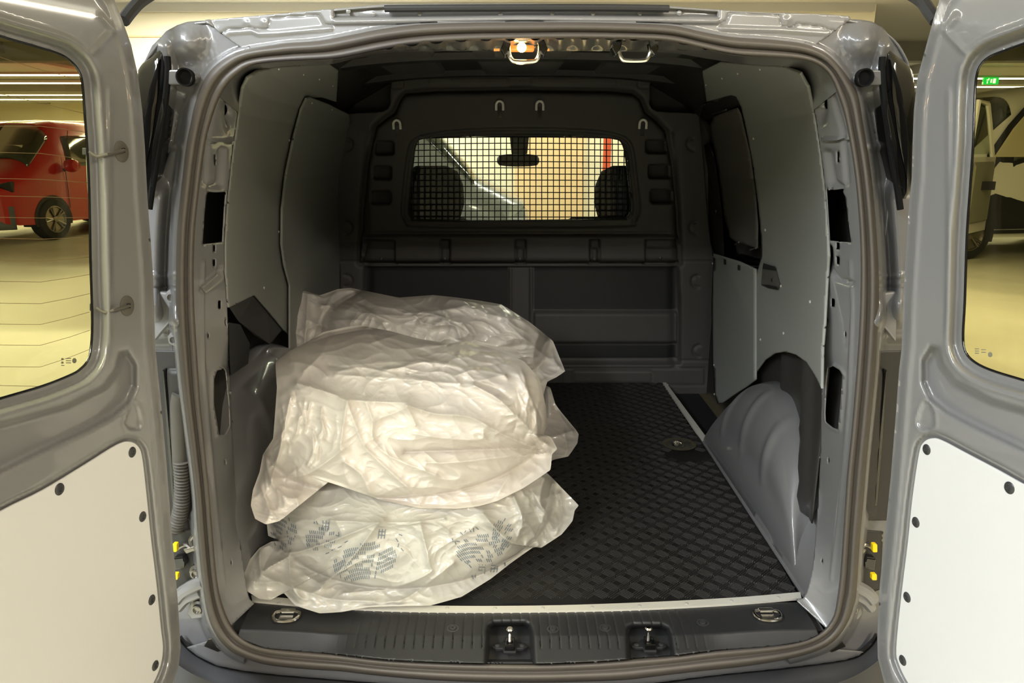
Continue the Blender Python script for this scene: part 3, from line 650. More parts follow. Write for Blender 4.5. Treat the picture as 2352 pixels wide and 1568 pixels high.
# lashing rings in the sill cover
def lash(u, v, z, yaw, sc=1., nm='lashing_ring', **k):
    P = on_z(u, v, z); r = empty(nm, P, VAN, **k); c, s = math.cos(yaw), math.sin(yaw)
    R = np.array([[c, -s, 0], [s, c, 0], [0, 0, 1.]])
    t = lambda q: P+np.asarray(q)*sc@R.T
    MB().prism([t((x, y, .001)) for x, y in rr(-.030, -.024, .030, .022, .012)], [t((x, y, -.006)) for x, y in rr(-.030, -.024, .030, .022, .012)]).build('ring_cup', BULKD, r)
    hoop = [(-.022, .014), (-.029, 0.0), (-.022, -.016), (-.008, -.021), (.008, -.021), (.022, -.016), (.029, 0), (.022, .014)]
    MB().tube([t((x, y, .005)) for x, y in cr(hoop, 5)], .0042*sc, 8, closed=True).build('steel_hoop', CHROME, r)
    MB().box(t((0, .013, .0085)), (.034*sc, .013*sc, .007*sc), R).build('hinge_plate', CHROME, r, smooth=False, mod=bevel(.002))
    MB().box(t((0, -.003, .002)), (.030*sc, .016*sc, .004*sc), R).build('base_plate', STEEL, r, smooth=False)
lash(658, 1418, ZF+.002, .0); lash(1763, 1416, ZF+.002, .0)
lash(1543, 872, ZF+.006, .0, .8)
# round floor anchor
P = on_z(1560, 1022, ZF); r = empty('floor_anchor', P, VAN)
MB().lathe(P, (0, 0, 1), [(.058, .003), (.060, .005), (.057, .0055), (.045, .003), (.034, -.001), (.030, -.0015), (.002, -.0015)], 32).build('anchor_cup', M('dull_brass', (120, 114, 92), .4, .7), r)
MB().tube([P+[.018*math.cos(t)-.006, .022*math.sin(t)-.004, .004+.004*math.sin(t)] for t in np.linspace(0, 2*PI, 20, endpoint=False)], .0045, 8, closed=True).build('steel_hoop', CHROME, r)
MB().box(P+[-.006, .014, .004], (.03, .010, .008)).build('hinge_plate', CHROME, r, smooth=False)
# striker assemblies in the pockets
for u, v in ((1171, 1486), (1491, 1484)):
    P = on_z(u, v, ZF-.038); P[1] += .004; r = empty('door_striker', P, VAN)
    q = [(-.040, -.004), (-.034, .008), (-.020, .008), (-.014, .020), (.014, .020), (.020, .008), (.034, .008), (.040, -.004), (.030, -.010), (.016, -.010), (.014, -.022), (-.014, -.022), (-.016, -.010), (-.030, -.010)]
    MB().prism([P+[a, b, .002] for a, b in q], [P+[a, b, -.006] for a, b in q]).build('striker_plate', BULKD, r, smooth=False, mod=bevel(.002))
    MB().box(P+[0, -.004, .008], (.022, .030, .016)).build('striker_block', BLACKG, r, smooth=False, mod=bevel(.002))
    MB().tube([P+[0, .012, -.002], P+[0, .012, .030]], .0042, 10).build('striker_pin', CHROME, r)
    MB().lathe(P+[0, .012, .030], (0, 0, 1), [(.0075, 0), (.0085, .002), (.0085, .005), (.006, .008), (.002, .0085)], 16).build('pin_head', CHROME, r)
    for sg in (-1, 1): rivet(P+[sg*.028, -.001, .002], (0, 0, 1), .006, SCREWB, r, 'bolt')
# --- steel side walls behind the boards (dark) and the roof skin
for sg in (-1, 1):
    g = []
    for y in np.concatenate([np.arange(.275, YB+.1, .14), [YB+.1]]):
        g.append([(sg*(Wall(y, z)+.068), y, z) for z in np.linspace(.50, 1.872+.05*min(1, max(0, y-.3)), 16)])
    v, f = loft(g, closed=False); mk('inner_side', v, f, DARKPAINT, VAN, auto=None, mod=solid(.01, 0))
def zroof(y): return 1.878+.055*float(sm((y-.24)/.55))
g = []
for y in np.linspace(.262, YB+.12, 16):
    g.append([(x, y, zroof(y)-.05*(abs(x)/.7)**3) for x in np.linspace(-.72, .72, 19)])
v, f = loft(g, closed=False); mk('roof_inside', v, f, DARKPAINT, VAN, auto=None, mod=solid(.01, 0))
for y in (.55, 1.1, 1.62):
    g = [[(x, y+dy, zroof(y)-.012-.05*(abs(x)/.7)**3+dz) for x in np.linspace(-.70, .70, 15)] for dy, dz in ((-.05, .012), (-.035, -.012), (.035, -.012), (.05, .012))]
    v, f = loft(g, closed=False); mk('roof_bow', v, f, DARKPAINT, VAN, auto=30)
# insulation-like pads between the bows
for x in (-.42, .0, .42):
    MB().prism([(x-.15, .60, 1.912), (x+.15, .60, 1.912), (x+.13, 1.58, 1.912), (x-.13, 1.58, 1.912)], [(x-.17, .58, 1.94), (x+.17, .58, 1.94), (x+.15, 1.60, 1.94), (x-.15, 1.60, 1.94)]).build('roof_pressing', INPAINT_SHADE, VAN, smooth=False)
# --- side boards
def board(name, poly, off, mat=PLY, step=3.5, screws=(), label=None, t=.005, parent=VAN):
    o = hf(name, poly, lambda U, V_: wall(U, V_, off), step, mat, parent, auto=None, mod=solid(t, 0), label=label)
    for u, v in screws:
        P = wall([u], [v], off-t*.5-.0003)[0]; n = np.array([-np.sign(P[0]), -.1, 0.]); rivet(P, n, .0045, ZINC, o, 'board_screw', seg=8, h=.6)
    return o
Lp1 = [(776,160),(757,147),(690,149),(630,153),(591,162),(567,178),(556,202),(549,242),(542,293),(534,344),(528,400),(521,464),(515,559),(516,623),(520,687),(523,706),(583,677),(620,720),(650,757),(670,775),(668,700),(664,655),(652,610),(645,560),(646,480),(655,400),(672,320),(690,250),(706,224),(738,222),(772,233)]
board('side_board', Lp1, 0, screws=[(640,157),(697,170),(733,181),(764,196),(664,322),(673,315),(640,532),(648,568),(606,661)], label='grey side board on the left wall behind the pillar')
Lp2 = [(702,225),(712,223),(757,240),(800,262),(804,272),(798,400),(788,500),(782,600),(779,720),(779,830),(700,900),(664,860),(664,655),(652,610),(645,560),(646,480),(655,400),(672,320),(690,250)]
board('side_board', Lp2, -.014, screws=[(716,236),(762,251)], label='larger grey board over the left window area')
Rp1 = [(1614,162),(1655,142),(1700,146),(1752,149),(1803,152),(1840,167),(1858,199),(1870,255),(1883,332),(1898,459),(1905,587),(1900,663),(1896,740),(1891,800),(1889,892),(1878,868),(1855,832),(1830,814),(1805,807),(1780,811),(1758,826),(1737,855),(1736,640),(1744,612),(1751,588),(1750,545),(1743,470),(1731,380),(1716,300),(1704,245),(1692,220),(1680,217),(1624,232)]
board('side_board', Rp1, 0, screws=[(1746,158),(1695,168),(1659,179),(1622,194),(1731,318),(1758,528),(1794,657),(1861,693),(1800,765),(1747,780)], label='grey side board on the right wall above the wheel arch')
Rp2 = [(1640,582),(1700,600),(1737,617),(1737,872),(1716,888),(1690,904),(1660,925),(1649,926),(1641,900),(1636,800),(1635,700)]
board('side_board', Rp2, -.004, step=6, screws=[(1637,605),(1640,838),(1641,905)], label='lower board on the right sliding door')
rec = [(1632,285),(1640,268),(1668,256),(1694,247),(1702,262),(1722,350),(1735,440),(1741,520),(1740,570),(1716,562),(1693,556),(1677,545),(1666,500),(1655,430),(1644,350),(1633,310)]
hf('window_blank', rec, lambda U, V_: wall(U, V_, .030), 6, M('recess_board', (92, 88, 82), .65, bump=.05, bscale=150), VAN, auto=None, mod=solid(.004, 0), label='recessed blank panel in the sliding door window')
_r = [(1606,240),(1685,215),(1700,226),(1712,255),(1734,370),(1747,460),(1754,540),(1754,590),(1745,616),(1690,606),(1636,588),(1620,500),(1612,400),(1606,320)]
hf('recess_backing', _r, lambda U, V_: wall(U, V_, .050), 8, BLACKG, VAN, auto=None)
# frame of the window recess
fo = cr([(1612,245),(1685,219),(1697,226),(1708,255),(1730,370),(1743,460),(1750,540),(1750,585),(1741,612),(1690,600),(1640,582),(1626,500),(1618,400),(1612,320)], 3)
g0 = wall(fo[:, 0], fo[:, 1], .001); g1 = wall(fo[:, 0], fo[:, 1], .040)
v, f = loft([g0, g1]); mk('recess_rim', v, f, BULKD, VAN, auto=40, mod=solid(.003, 0))
def wallp(name, poly, off, t, mat, parent=VAN, **k):
    p = np.asarray(poly, float); a = wall(p[:, 0], p[:, 1], off); b = wall(p[:, 0], p[:, 1], off+t)
    return MB().prism(a, b).build(name, mat, parent, smooth=False, **k)
hinge = wallp('latch_bracket', [(1616,334),(1630,328),(1642,362),(1660,500),(1664,590),(1636,588),(1620,420)], .026, .01, DARKPAINT)
wallp('latch_plate', [(1617,336),(1630,329),(1640,358),(1622,366)], .023, .004, STEEL, hinge)
wallp('latch_slot', rr(1628,384,1646,436,7), .021, .005, BULKD, hinge)
for u, v in ((1638, 372), (1644, 485)): rivet(wall([u], [v], .022)[0], (-1, 0, 0), .007, STEEL, hinge, 'bolt')
for a, b in (((1688,562),(1697,556)), ((1723,574),(1736,570)), ((1636,262),(1668,252))):
    MB().tube(wall(*np.array([a, b], float).T, .018), .003, 6).build('clip', STEEL, VAN)
for u, v in ((1665,601),(1697,614)): wallp('board_clip', [(u-3,v-6),(u+3,v-5),(u+3,v+7),(u-3,v+6)], -.008, .004, BLACKP)
# handle pocket cut in the right board
hb = wallp('pull_pocket', [(1753,604),(1780,612),(1792,652),(1787,666),(1764,662),(1748,655),(1750,625)], -.006, .006, M('pocket_plastic', (84, 82, 76), .6), mod=bevel(.003))
wallp('pocket_shadow_lip', [(1753,604),(1780,612),(1783,621),(1751,617)], -.0085, .003, BULKD, hb)
wallp('pocket_shadow_lip', [(1749,653),(1764,660),(1787,665),(1784,658),(1766,654)], -.0085, .003, BULKD, hb)
rivet(wall([1774], [642], -.007)[0], (-1, -.2, 0), .007, STEEL, hb, 'bolt')

# --- wheel arches
def arch(sg, yc, hl, hh, xin, name, label, ribs=(.30, .52, .74)):
    ny, nq = 90, 34; g = []
    for i in range(ny+1):
        t = -1+2*i/ny; ring = []
        wo = Wd(yc)+.055-xin
        for k in range(nq+1):
            q = k/nq; a = q*PI/2
            hq = hl*(1-(.15 if sg > 0 else .02)*sm(q*1.5)); y = yc+hq*t   # shorter outboard
            h = hh*(1-abs(t)**2.2)**.55
            x = wo*(1-math.cos(a)**.8)
            z = h*math.sin(a)**.60
            rb = sum(math.exp(-((t*.5+.5-c-.05*(1-q))/.022)**2) for c in ribs)*.007*math.sin(min(1, q*1.2)*PI)**.8*(q > .12)
            bl = .006*math.exp(-((q-.16)/.08)**2)*math.exp(-(t/.75)**4)
            P = np.array([sg*(xin+x), y, ZF-.01+z]); n = np.array([-math.cos(a), 0, math.sin(a)])
            P += (rb-bl)*np.array([sg*n[0], 0, n[2]])
            ring.append(P)
        g.append(ring)
    v, f = loft(g, closed=False)
    return mk(name, v, f, INPAINT_SHADE, VAN, auto=None, mod=solid(.002, 0), label=label)
arch(1, .695, .47, .362, .672, 'wheel_arch', 'painted steel wheel arch on the right of the load floor')
arch(-1, .70, .56, .475, .672, 'wheel_arch', 'painted steel wheel arch on the left, partly behind the bags')
for sg in (-1, 1):   # low steel skirt between the arch and the door pillar
    g = []
    for y in np.linspace(.125, .56, 24):
        g.append([(sg*(.668+.10*sm((z-.60)/.20)+.01*math.exp(-((y-.36-(z-.6)*.5)/.03)**2)), y, z) for z in np.linspace(ZF-.01, .83-.10*sm((y-.30)/.2), 12)])
    v, f = loft(g, closed=False); mk('side_skirt', v, f, INPAINT_SHADE, VAN, auto=None, mod=solid(.003, 0))
for sg in (-1, 1):   # folded flange where arch meets floor
    MB().tube([(sg*.668, y, ZF+.006) for y in np.linspace(.17, 1.13, 30)], .006, 8).build('arch_flange', INPAINT_SHADE, VAN)
    if sg < 0: continue
    # black wheel-house cover behind the board cut-out
    g = []
    for y in np.linspace(.275, 1.15, 30):
        g.append([(sg*(Wd(y)+.032-.026*math.exp(-((y-(.34+.35*(z-.7)))/.03)**2)-.016*math.exp(-((y-(.62+.25*(z-.6)))/.04)**2)), y, z) for z in np.linspace(.74, 1.22, 16)])
    v, f = loft(g, closed=False); mk('wheel_house_cover', v, f, M('cover_plastic', (50, 48, 46), .42), VAN, auto=None, mod=solid(.004, 0))
P = wall([1849], [983], .018)[0]
b_ = MB().lathe(P, (-1, -.3, 0), [(.024, -.01), (.022, .002), (.016, .003), (.012, .006), (.006, .007)], 16).build('cover_bolt', ZINC, VAN)
wallp('cover_flap', [(525,704),(583,678),(615,715),(648,757),(620,790),(585,770),(548,738)], .004, .006, BLACKP)
wallp('cover_flap', [(525,740),(552,745),(574,790),(570,835),(530,862)], .002, .006, BULKD)

# steel floor pan under everything and the painted feet of the pillars
MB().box((0, 2.06, .485), (1.60, 3.76, .03)).build('floor_pan', DARKPAINT, VAN, smooth=False)
for sg in (-1, 1):
    MB().box((sg*.625, .145, .560), (.12, .11, .02)).build('pillar_foot', INPAINT_SHADE, VAN, smooth=False)
RECSHADE = M('recess_shade', (22, 22, 23), .6)  # near-black colour for the shade inside the bulkhead recesses
# ================================================================== bulkhead between load space and cab
def bk(U, V_, d=0.):
    P = on_y(U, V_, YB); P = P.copy(); P[..., 1] -= d; return P
BO = [(896,178),(1000,170),(1200,168),(1400,171),(1494,178),(1492,240),(1498,250),(1510,256),(1640,262),(1650,400),(1650,890),(1640,905),(770,905),(765,890),(765,400),(775,262),(878,256),(890,250),(896,240)]
WO = cr([(990,309),(1060,300),(1195,296),(1330,299),(1405,307),(1440,322),(1452,350),(1462,430),(1466,480),(1455,507),(1430,517),(1200,519),(965,518),(935,507),(926,485),(930,430),(940,350),(953,322)], 4)
WI = cr([(975,317),(1060,313),(1195,311),(1330,313),(1410,318),(1432,332),(1441,380),(1448,440),(1449,485),(1440,500),(1418,504),(1200,507),(968,507),(945,502),(938,485),(941,440),(947,380),(955,330)], 4)
PA = [(930,214),(1000,208),(1200,205),(1400,208),(1455,214),(1472,228),(1484,258),(1505,274),(1530,300),(1545,380),(1556,480),(1562,604),(826,604),(832,480),(842,380),(862,290),(885,272),(905,258),(918,228)]
SL = [rr(862,323,908,357,8), rr(858,380,903,413,8), rr(852,436,901,469,8), rr(1480,320,1530,354,8), rr(1486,376,1540,411,8), rr(1490,433,1545,467,8)]
RC = [[(840,547),(912,549),(912,607),(830,607)], [(1011,547),(1036,547),(1036,607),(1011,607)], [(1182,547),(1208,547),(1208,607),(1182,607)], [(1352,547),(1376,547),(1376,607),(1352,607)], [(1478,547),(1560,547),(1560,607),(1478,607)]]
def relB(U, V_):
    h = 0*U
    a = sdist(PA, U, V_)
    h = h+.030*sm(-a/8.)                      # raised middle panel
    h = h-.020*np.exp(-((a+1)/7)**2)          # dark channel round it
    wo = sdist(WO, U, V_); h = h-.012*sm(-wo/3)+.010*sm(-(wo+12)/5)-.016*np.exp(-((wo-0)/2.0)**2)
    for q in SL: h = h-.045*sm(-sdist(q, U, V_)/3.5)
    h = h-.010*np.exp(-((V_-534)/2.2)**2)*(U > 862)*(U < 1532)
    h = h+.018*sm((V_-536)/6)*sm((606-V_)/3)*(a < 0)
    for q in RC:
        q = np.array(q); h = h-.035*sm(-sdist(q, U, V_)/2.5)
        q2 = q.copy(); q2[:2, 1] += 20; q2 = q2+np.array([[4, 0], [-4, 0], [-4, -2], [4, -2]]); h = h+.020*sm(-sdist(q2, U, V_)/2)
    # lower deep field
    lo = [(835,611),(1560,611),(1566,700),(1566,838),(828,838)]
    s = sdist(lo, U, V_); h = h-.035*sm(-s/4)
    h = h+.020*sm((V_-712)/14)*sm((795-V_)/10)*(s < -6)*sm(np.abs(U-1196)/6-4.5)
    h = h+.015*sm(1-np.abs(np.abs(U-1196)-24)/4)*(s < -5)
    h = h-.006*np.exp(-((V_-828)/2.)**2)
    # seams
    for q in (rr(982,176,1166,194,1), rr(1222,176,1418,194,1), rr(896,178,924,202,1), rr(1466,180,1496,202,1), rr(1316,852,1498,880,4), rr(1290,846,1620,884,3)):
        h = h-.006*np.exp(-(sdist(q, U, V_)/1.5)**2)
    for c in ((795,332),(795,523),(795,645),(1592,331),(1598,523),(1602,646),(1606,806)):
        rr_ = np.hypot(U-c[0], (V_-c[1])*1.0); h = h-.008*np.exp(-((rr_-13)/2.5)**2)*((U-c[0])*(1 if c[0] < 1200 else -1) > -4)
    for v in (560, 600): h = h-.005*np.exp(-((V_-v)/1.3)**2)*((U < 826) | (U > 1568))
    for uu in (842, 1552): h = h-.010*np.exp(-((U-uu)/9)**2)*(V_ > 300)*(V_ < 845)
    return h
bh = hf('bulkhead', BO, lambda U, V_: bk(U, V_, relB(U, V_)), 3, BULK, VAN, holes=[WI], auto=None, label='black moulded bulkhead with a barred window and hooks', mod=solid(.006, 1))
# rim and pane of the window, wire bars
fr0 = bk(WI[:, 0], WI[:, 1], .004); fr1 = bk(WI[:, 0], WI[:, 1], -.035)
v, f = loft([fr0, fr1]); mk('window_rim', v, f, BULKD, bh, auto=None, mod=solid(.004, 0))
MB().prism(bk(WI[:, 0], WI[:, 1], -.030), bk(WI[:, 0], WI[:, 1], -.034)).build('window_pane', GLC, bh, smooth=False)
BAR = M('grille_bar', (16, 16, 16), .5)
def span(vert, c):
    if vert: q = [(c, v) for v in np.arange(300, 515, 1.)]
    else: q = [(u, c) for u in np.arange(930, 1460, 1.)]
    q = np.array(q); s = sdist(WI, q[:, 0], q[:, 1]) < 1; q = q[s]
    return (q[0], q[-1]) if len(q) > 2 else None
for i in range(38):
    c = 946.5+13.55*i; s = span(True, c)
    if s is None: continue
    lean = 0
    MB().tube([bk(*s[0], -.012), bk(*s[1], -.012)], .0023, 6).build('grille_bar', BAR, bh)
for i in range(14):
    c = 318+13.9*i; s = span(False, c)
    if s is None: continue
    pts = [bk(u, c-3.5*(1-((u-1195)/260)**2)*(1-(c-311)/195), -.0085) for u in np.linspace(s[0][0], s[1][0], 9)]
    MB().tube(pts, .0023, 6).build('grille_bar', BAR, bh)
# small pale hooks
for u, v in ((1148, 243), (1239, 243), (915, 286), (1473, 285)):
    P = bk(u, v, .034); 
    hk = MB().tube([P+[.0145*math.cos(t), -.010, .016*math.sin(t)+(.0)] for t in np.linspace(0, PI, 11)]+[], .0052, 8)
    hk.tube([P+[-.0145, -.010, 0], P+[-.0145, -.006, -.020]], .0052, 8).tube([P+[.0145, -.010, 0], P+[.0145, -.006, -.020]], .0052, 8)
    o = hk.build('cable_hook', WHITEP, bh, label='small pale hook')
    MB().prism([P+[a, -.001, b] for a, b in ((-.008, -.006), (.008, -.006), (.008, -.048), (-.008, -.048))], [P+[a, .004, b] for a, b in ((-.008, -.006), (.008, -.006), (.008, -.048), (-.008, -.048))]).build('hook_slot', BLACKG, bh, smooth=False)
for u, v in ((878, 592), (1023, 592), (1194, 592), (1364, 592), (1514, 590), (1038, 184), (1193, 186), (1437, 184)):
    rivet(bk(u, v, .036 if v > 500 else .003), (0, -1, 0), .007 if v > 500 else .004, SCREWB, bh, 'bulkhead_screw')
for q in SL: hf('slot_shade', rr(min(p[0] for p in q)+3, min(p[1] for p in q)+3, max(p[0] for p in q)-3, max(p[1] for p in q)-3, 5), lambda U, V_: bk(U, V_, relB(U, V_)+.003), 6, RECSHADE, bh, auto=None)  # shade in the slots put in as dark plates
for q in ([(838,614),(1166,614),(1166,835),(838,835)], [(1228,614),(1556,614),(1556,713),(1228,713)], [(1228,797),(1556,797),(1556,825),(1228,825)]): hf('lower_shade', q, lambda U, V_: bk(U, V_, relB(U, V_)+.003), 6, RECSHADE, bh, auto=None)  # shade of the deep lower field laid on as dark sheets
# ================================================================== top of the opening: lamp and the two upper latch loops
P = rear(np.array([1198.]), np.array([112.]), .075)[0]
lr = empty('cargo_lamp', P, VAN, label='small lit cargo lamp under the roof edge')
MB().box(P+[0, 0, .012], (.060, .030, .018)).build('lamp_body', BLACKG, lr, smooth=False, mod=bevel(.003))
MB().box(P+[0, -.003, .0], (.048, .026, .010)).build('lamp_lens', emit('lamp_lens', (255, 150, 60), .9, (120, 80, 40)), lr, smooth=False, mod=bevel(.003))
MB().lathe(P+[0, -.018, .0], (0, -1, 0), [(.009, 0), (.008, .003), (.003, .005)], 14).build('bulb', emit('bulb', (255, 214, 130), 12), lr)
for sg in (-1, 1): MB().box(P+[sg*.0475, .0, -.002], (.011, .004, .004)).build('lamp_slit', emit('slit_glow', (255, 150, 70), 1.4), lr, smooth=False)
for (u, v, sc) in ((1204, 118, 1.), (1458, 116, 1.0)):
    P = rear(np.array([float(u)]), np.array([float(v)]), .030)[0]; r = empty('upper_striker', P, VAN)
    hoop = [(-.030, .018), (-.029, -.002), (-.024, -.014), (-.015, -.018), (.015, -.018), (.024, -.014), (.029, -.002), (.030, .018)]
    MB().tube([P+[x, 0, z] for x, z in cr(hoop, 4, False)], .0042, 8).build('striker_loop', CHROME, r)
    for sg in (-1, 1):
        MB().prism([P+[sg*a, -.006, b] for a, b in ((.022, .024), (.034, .026), (.044, .004), (.036, -.010), (.028, .0))], [P+[sg*a, .02, b] for a, b in ((.022, .024), (.034, .026), (.044, .004), (.036, -.010), (.028, .0))]).build('striker_ear', BLACKG, r, smooth=False, mod=bevel(.002))
    MB().box(P+[0, .012, .022], (.060, .022, .008)).build('striker_plate', STEEL, r, smooth=False, mod=bevel(.002))
# ================================================================== body outside the seal
def seal_poly(e): 
    u, v = pol(rSO+e); return np.stack([u, v], 1)
def arcpoly(a0, a1, outer, e=-10, n=90):
    a = np.linspace(math.radians(a0), math.radians(a1), n)
    return np.array([(CX+(pint(rSO, x % (2*PI))+e)*math.cos(x), CY+(pint(rSO, x % (2*PI))+e)*math.sin(x)) for x in a]+list(outer))
def sdseal(U, V_):
    a = np.arctan2(V_-CY, U-CX) % (2*PI); return np.hypot(U-CX, V_-CY)-pint(rSO, a)
crease = [(487,80),(512,76),(525,68),(579,64),(590,68),(617,66),(622,42),(734,34),(747,56),(765,57)]
creaseR = [(1652,55),(1667,49),(1675,28),(1788,34),(1794,60),(1817,64),(1830,55),(1885,62),(1907,70),(1928,72)]
lowL = [(490,92),(512,88),(527,76),(580,72),(596,79),(640,77),(760,66)]
lowR = [(1655,66),(1790,70),(1900,78)]
def relH(U, V_):
    s = sdseal(U, V_); h = .006+.0*U
    h = h+groove(crease, U, V_, 1.6, .0035)+groove(creaseR, U, V_, 1.6, .0035)
    h = h+groove(lowL, U, V_, 4, -.003)+groove(lowR, U, V_, 4, -.003)
    top = np.interp(U, [450, 765, 1200, 1648, 1950], [78, 48, 41, 46, 72])
    h = h+.012*sm((top-V_)/9)*(U > 765)*(U < 1648)
    h = h-.008*np.exp(-((V_-top-2)/5)**2)*(U > 765)*(U < 1648)
    h = h+groove([(455,85),(503,150)], U, V_, 3, .006)+groove([(478,52),(527,126)], U, V_, 4, -.008)+groove([(1930,75),(1885,118)], U, V_, 4, -.008)
    h = h-.002*np.exp(-(np.hypot(U-566, V_-52)/6)**2)-.002*np.exp(-(np.hypot(U-606, V_-52)/5)**2)-.003*np.exp(-(np.hypot(U-1808, V_-46)/7)**2)-.004*np.exp(-(np.hypot(U-1560, V_-29)/5)**2)
    h = h-.010*sm((6-s)/14)
    return h
hdr = arcpoly(226.5, 314.0, [(1952,45),(1948,38),(1900,34),(1800,30),(1700,26),(1600,20),(1536,15),(1200,9),(883,11),(800,18),(700,27),(600,36),(500,45),(470,49)], n=120)
hd = hf('rear_header', hdr, lambda U, V_: rear(U, V_, relH(U, V_)), 3.2, PAINT, VAN, auto=None, mod=solid(.003, 1), label='grey steel header over the load opening')
# dark trim strip on the upper edge
ln = np.array([(884,20),(1000,19),(1200,18),(1400,18),(1536,20)], float)
ln = cr(ln, 5, False); MB().tube(rear(ln[:, 0], ln[:, 1], -.004), .0062, 10).build('header_trim', BLACKP, VAN, label='dark rubber strip along the top of the header')
for c in ((566,52),(606,52),(857,32),(800,26),(964,31),(1150,33),(1268,30),(1362,30),(1470,30),(1560,30),(1808,45)):
    rivet(rear(np.array([float(c[0])]), np.array([float(c[1])]), .0055)[0], (0, -1, 0), .0045, PAINT, hd, 'spot_weld', seg=10, h=.2)
# jambs
JL = arcpoly(132, 227.5, [(484,50),(470,48),(449,51),(432,53),(410,60),(385,73),(367,92),(352,105),(335,140),(325,170),(318,300),(310,700),(312,1100),(330,1400),(395,1500),(420,1560),(560,1600)], n=110)
JR = arcpoly(-47.5, 50, [(1850,1600),(1980,1560),(2020,1500),(2090,1400),(2110,1000),(2115,700),(2105,300),(2090,190),(2075,140),(2050,95),(2025,65),(2000,52),(1975,48),(1950,46),(1925,60)], n=110)
def relJ(sd):
    def f(U, V_):
        s = sdseal(U, V_); h = .0*U+.012*sm(s/10)
        X = U if sd < 0 else 2411-U   # mirrored photo coordinate
        h = h+.045*sm((s-6)/14)*sm((V_-200)/60)*(1-.9*sm((s-25)/25)*sm((V_-400)/60)*sm((760-V_)/40))          # channel beside the seal
        h = h+.05*sm((V_-770)/20)*sm((1180-V_)/20)*sm((s-2)/8)
        h = h-.018*sm(1-ldist([(380,108),(392,160),(383,250),(368,350),(350,440)], X, V_)/20)
        h = h-.03*sm(1-np.hypot((X-425)/70, (V_-95)/60))
        h = h+groove([(402,200),(432,216),(412,258),(398,330),(372,390),(350,430)], X, V_, 4, .006)
        h = h-.012*np.exp(-((V_-336)/7)**2)*sm((X-385)/10)*sm((425-X)/6)
        h = h+.0022*vnoise(X/7., V_/7., 2)*sm(1-np.abs(np.hypot(X-432, V_-118)-40)/40)
        h = h-.010*np.exp(-((V_-632)/4)**2)+.010*np.exp(-((V_-660)/3)**2)
        h = h-.025*sm(1-ldist([(352,700),(400,742)], X, V_)/40)*sm((760-V_)/20)
        return h
    return f
jl = hf('door_jamb', JL, lambda U, V_: rear(U, V_, relJ(-1)(U, V_)), 3.2, INPAINT_SHADE, VAN, auto=None, mod=solid(.003, 1), stepv=4.5, label='grey steel door jamb left of the opening')  # same paint as the body; shade put into the darker colour
jr = hf('door_jamb', JR, lambda U, V_: rear(U, V_, relJ(1)(U, V_)), 3.2, INPAINT_SHADE, VAN, auto=None, mod=solid(.003, 1), stepv=4.5, label='grey steel door jamb right of the opening')  # darker colour carries the shade here too
def rp(name, poly, d, t, mat, parent=VAN, bev=.0, **k):
    p = np.asarray(poly, float); a = rear(p[:, 0], p[:, 1], d); b = a+[0, t, 0]
    return MB().prism(a, b).build(name, mat, parent, smooth=False, mod=bevel(bev) if bev else None, **k)
def mir(poly): return [(2411-u, v+1) for u, v in poly]
def rph(name, poly, d, mat, parent=VAN, step=5, **k): return hf(name, poly, lambda U, V_: rear(U, V_, d(U, V_) if callable(d) else 0*U+d), step, mat, parent, auto=None, mod=solid(.004, 1), **k)
GASK = M('gasket_black', (10, 10, 10), .8, spec=.2)
LENS = M('tail_lens', (13, 12, 13), .08, 0, 1.)
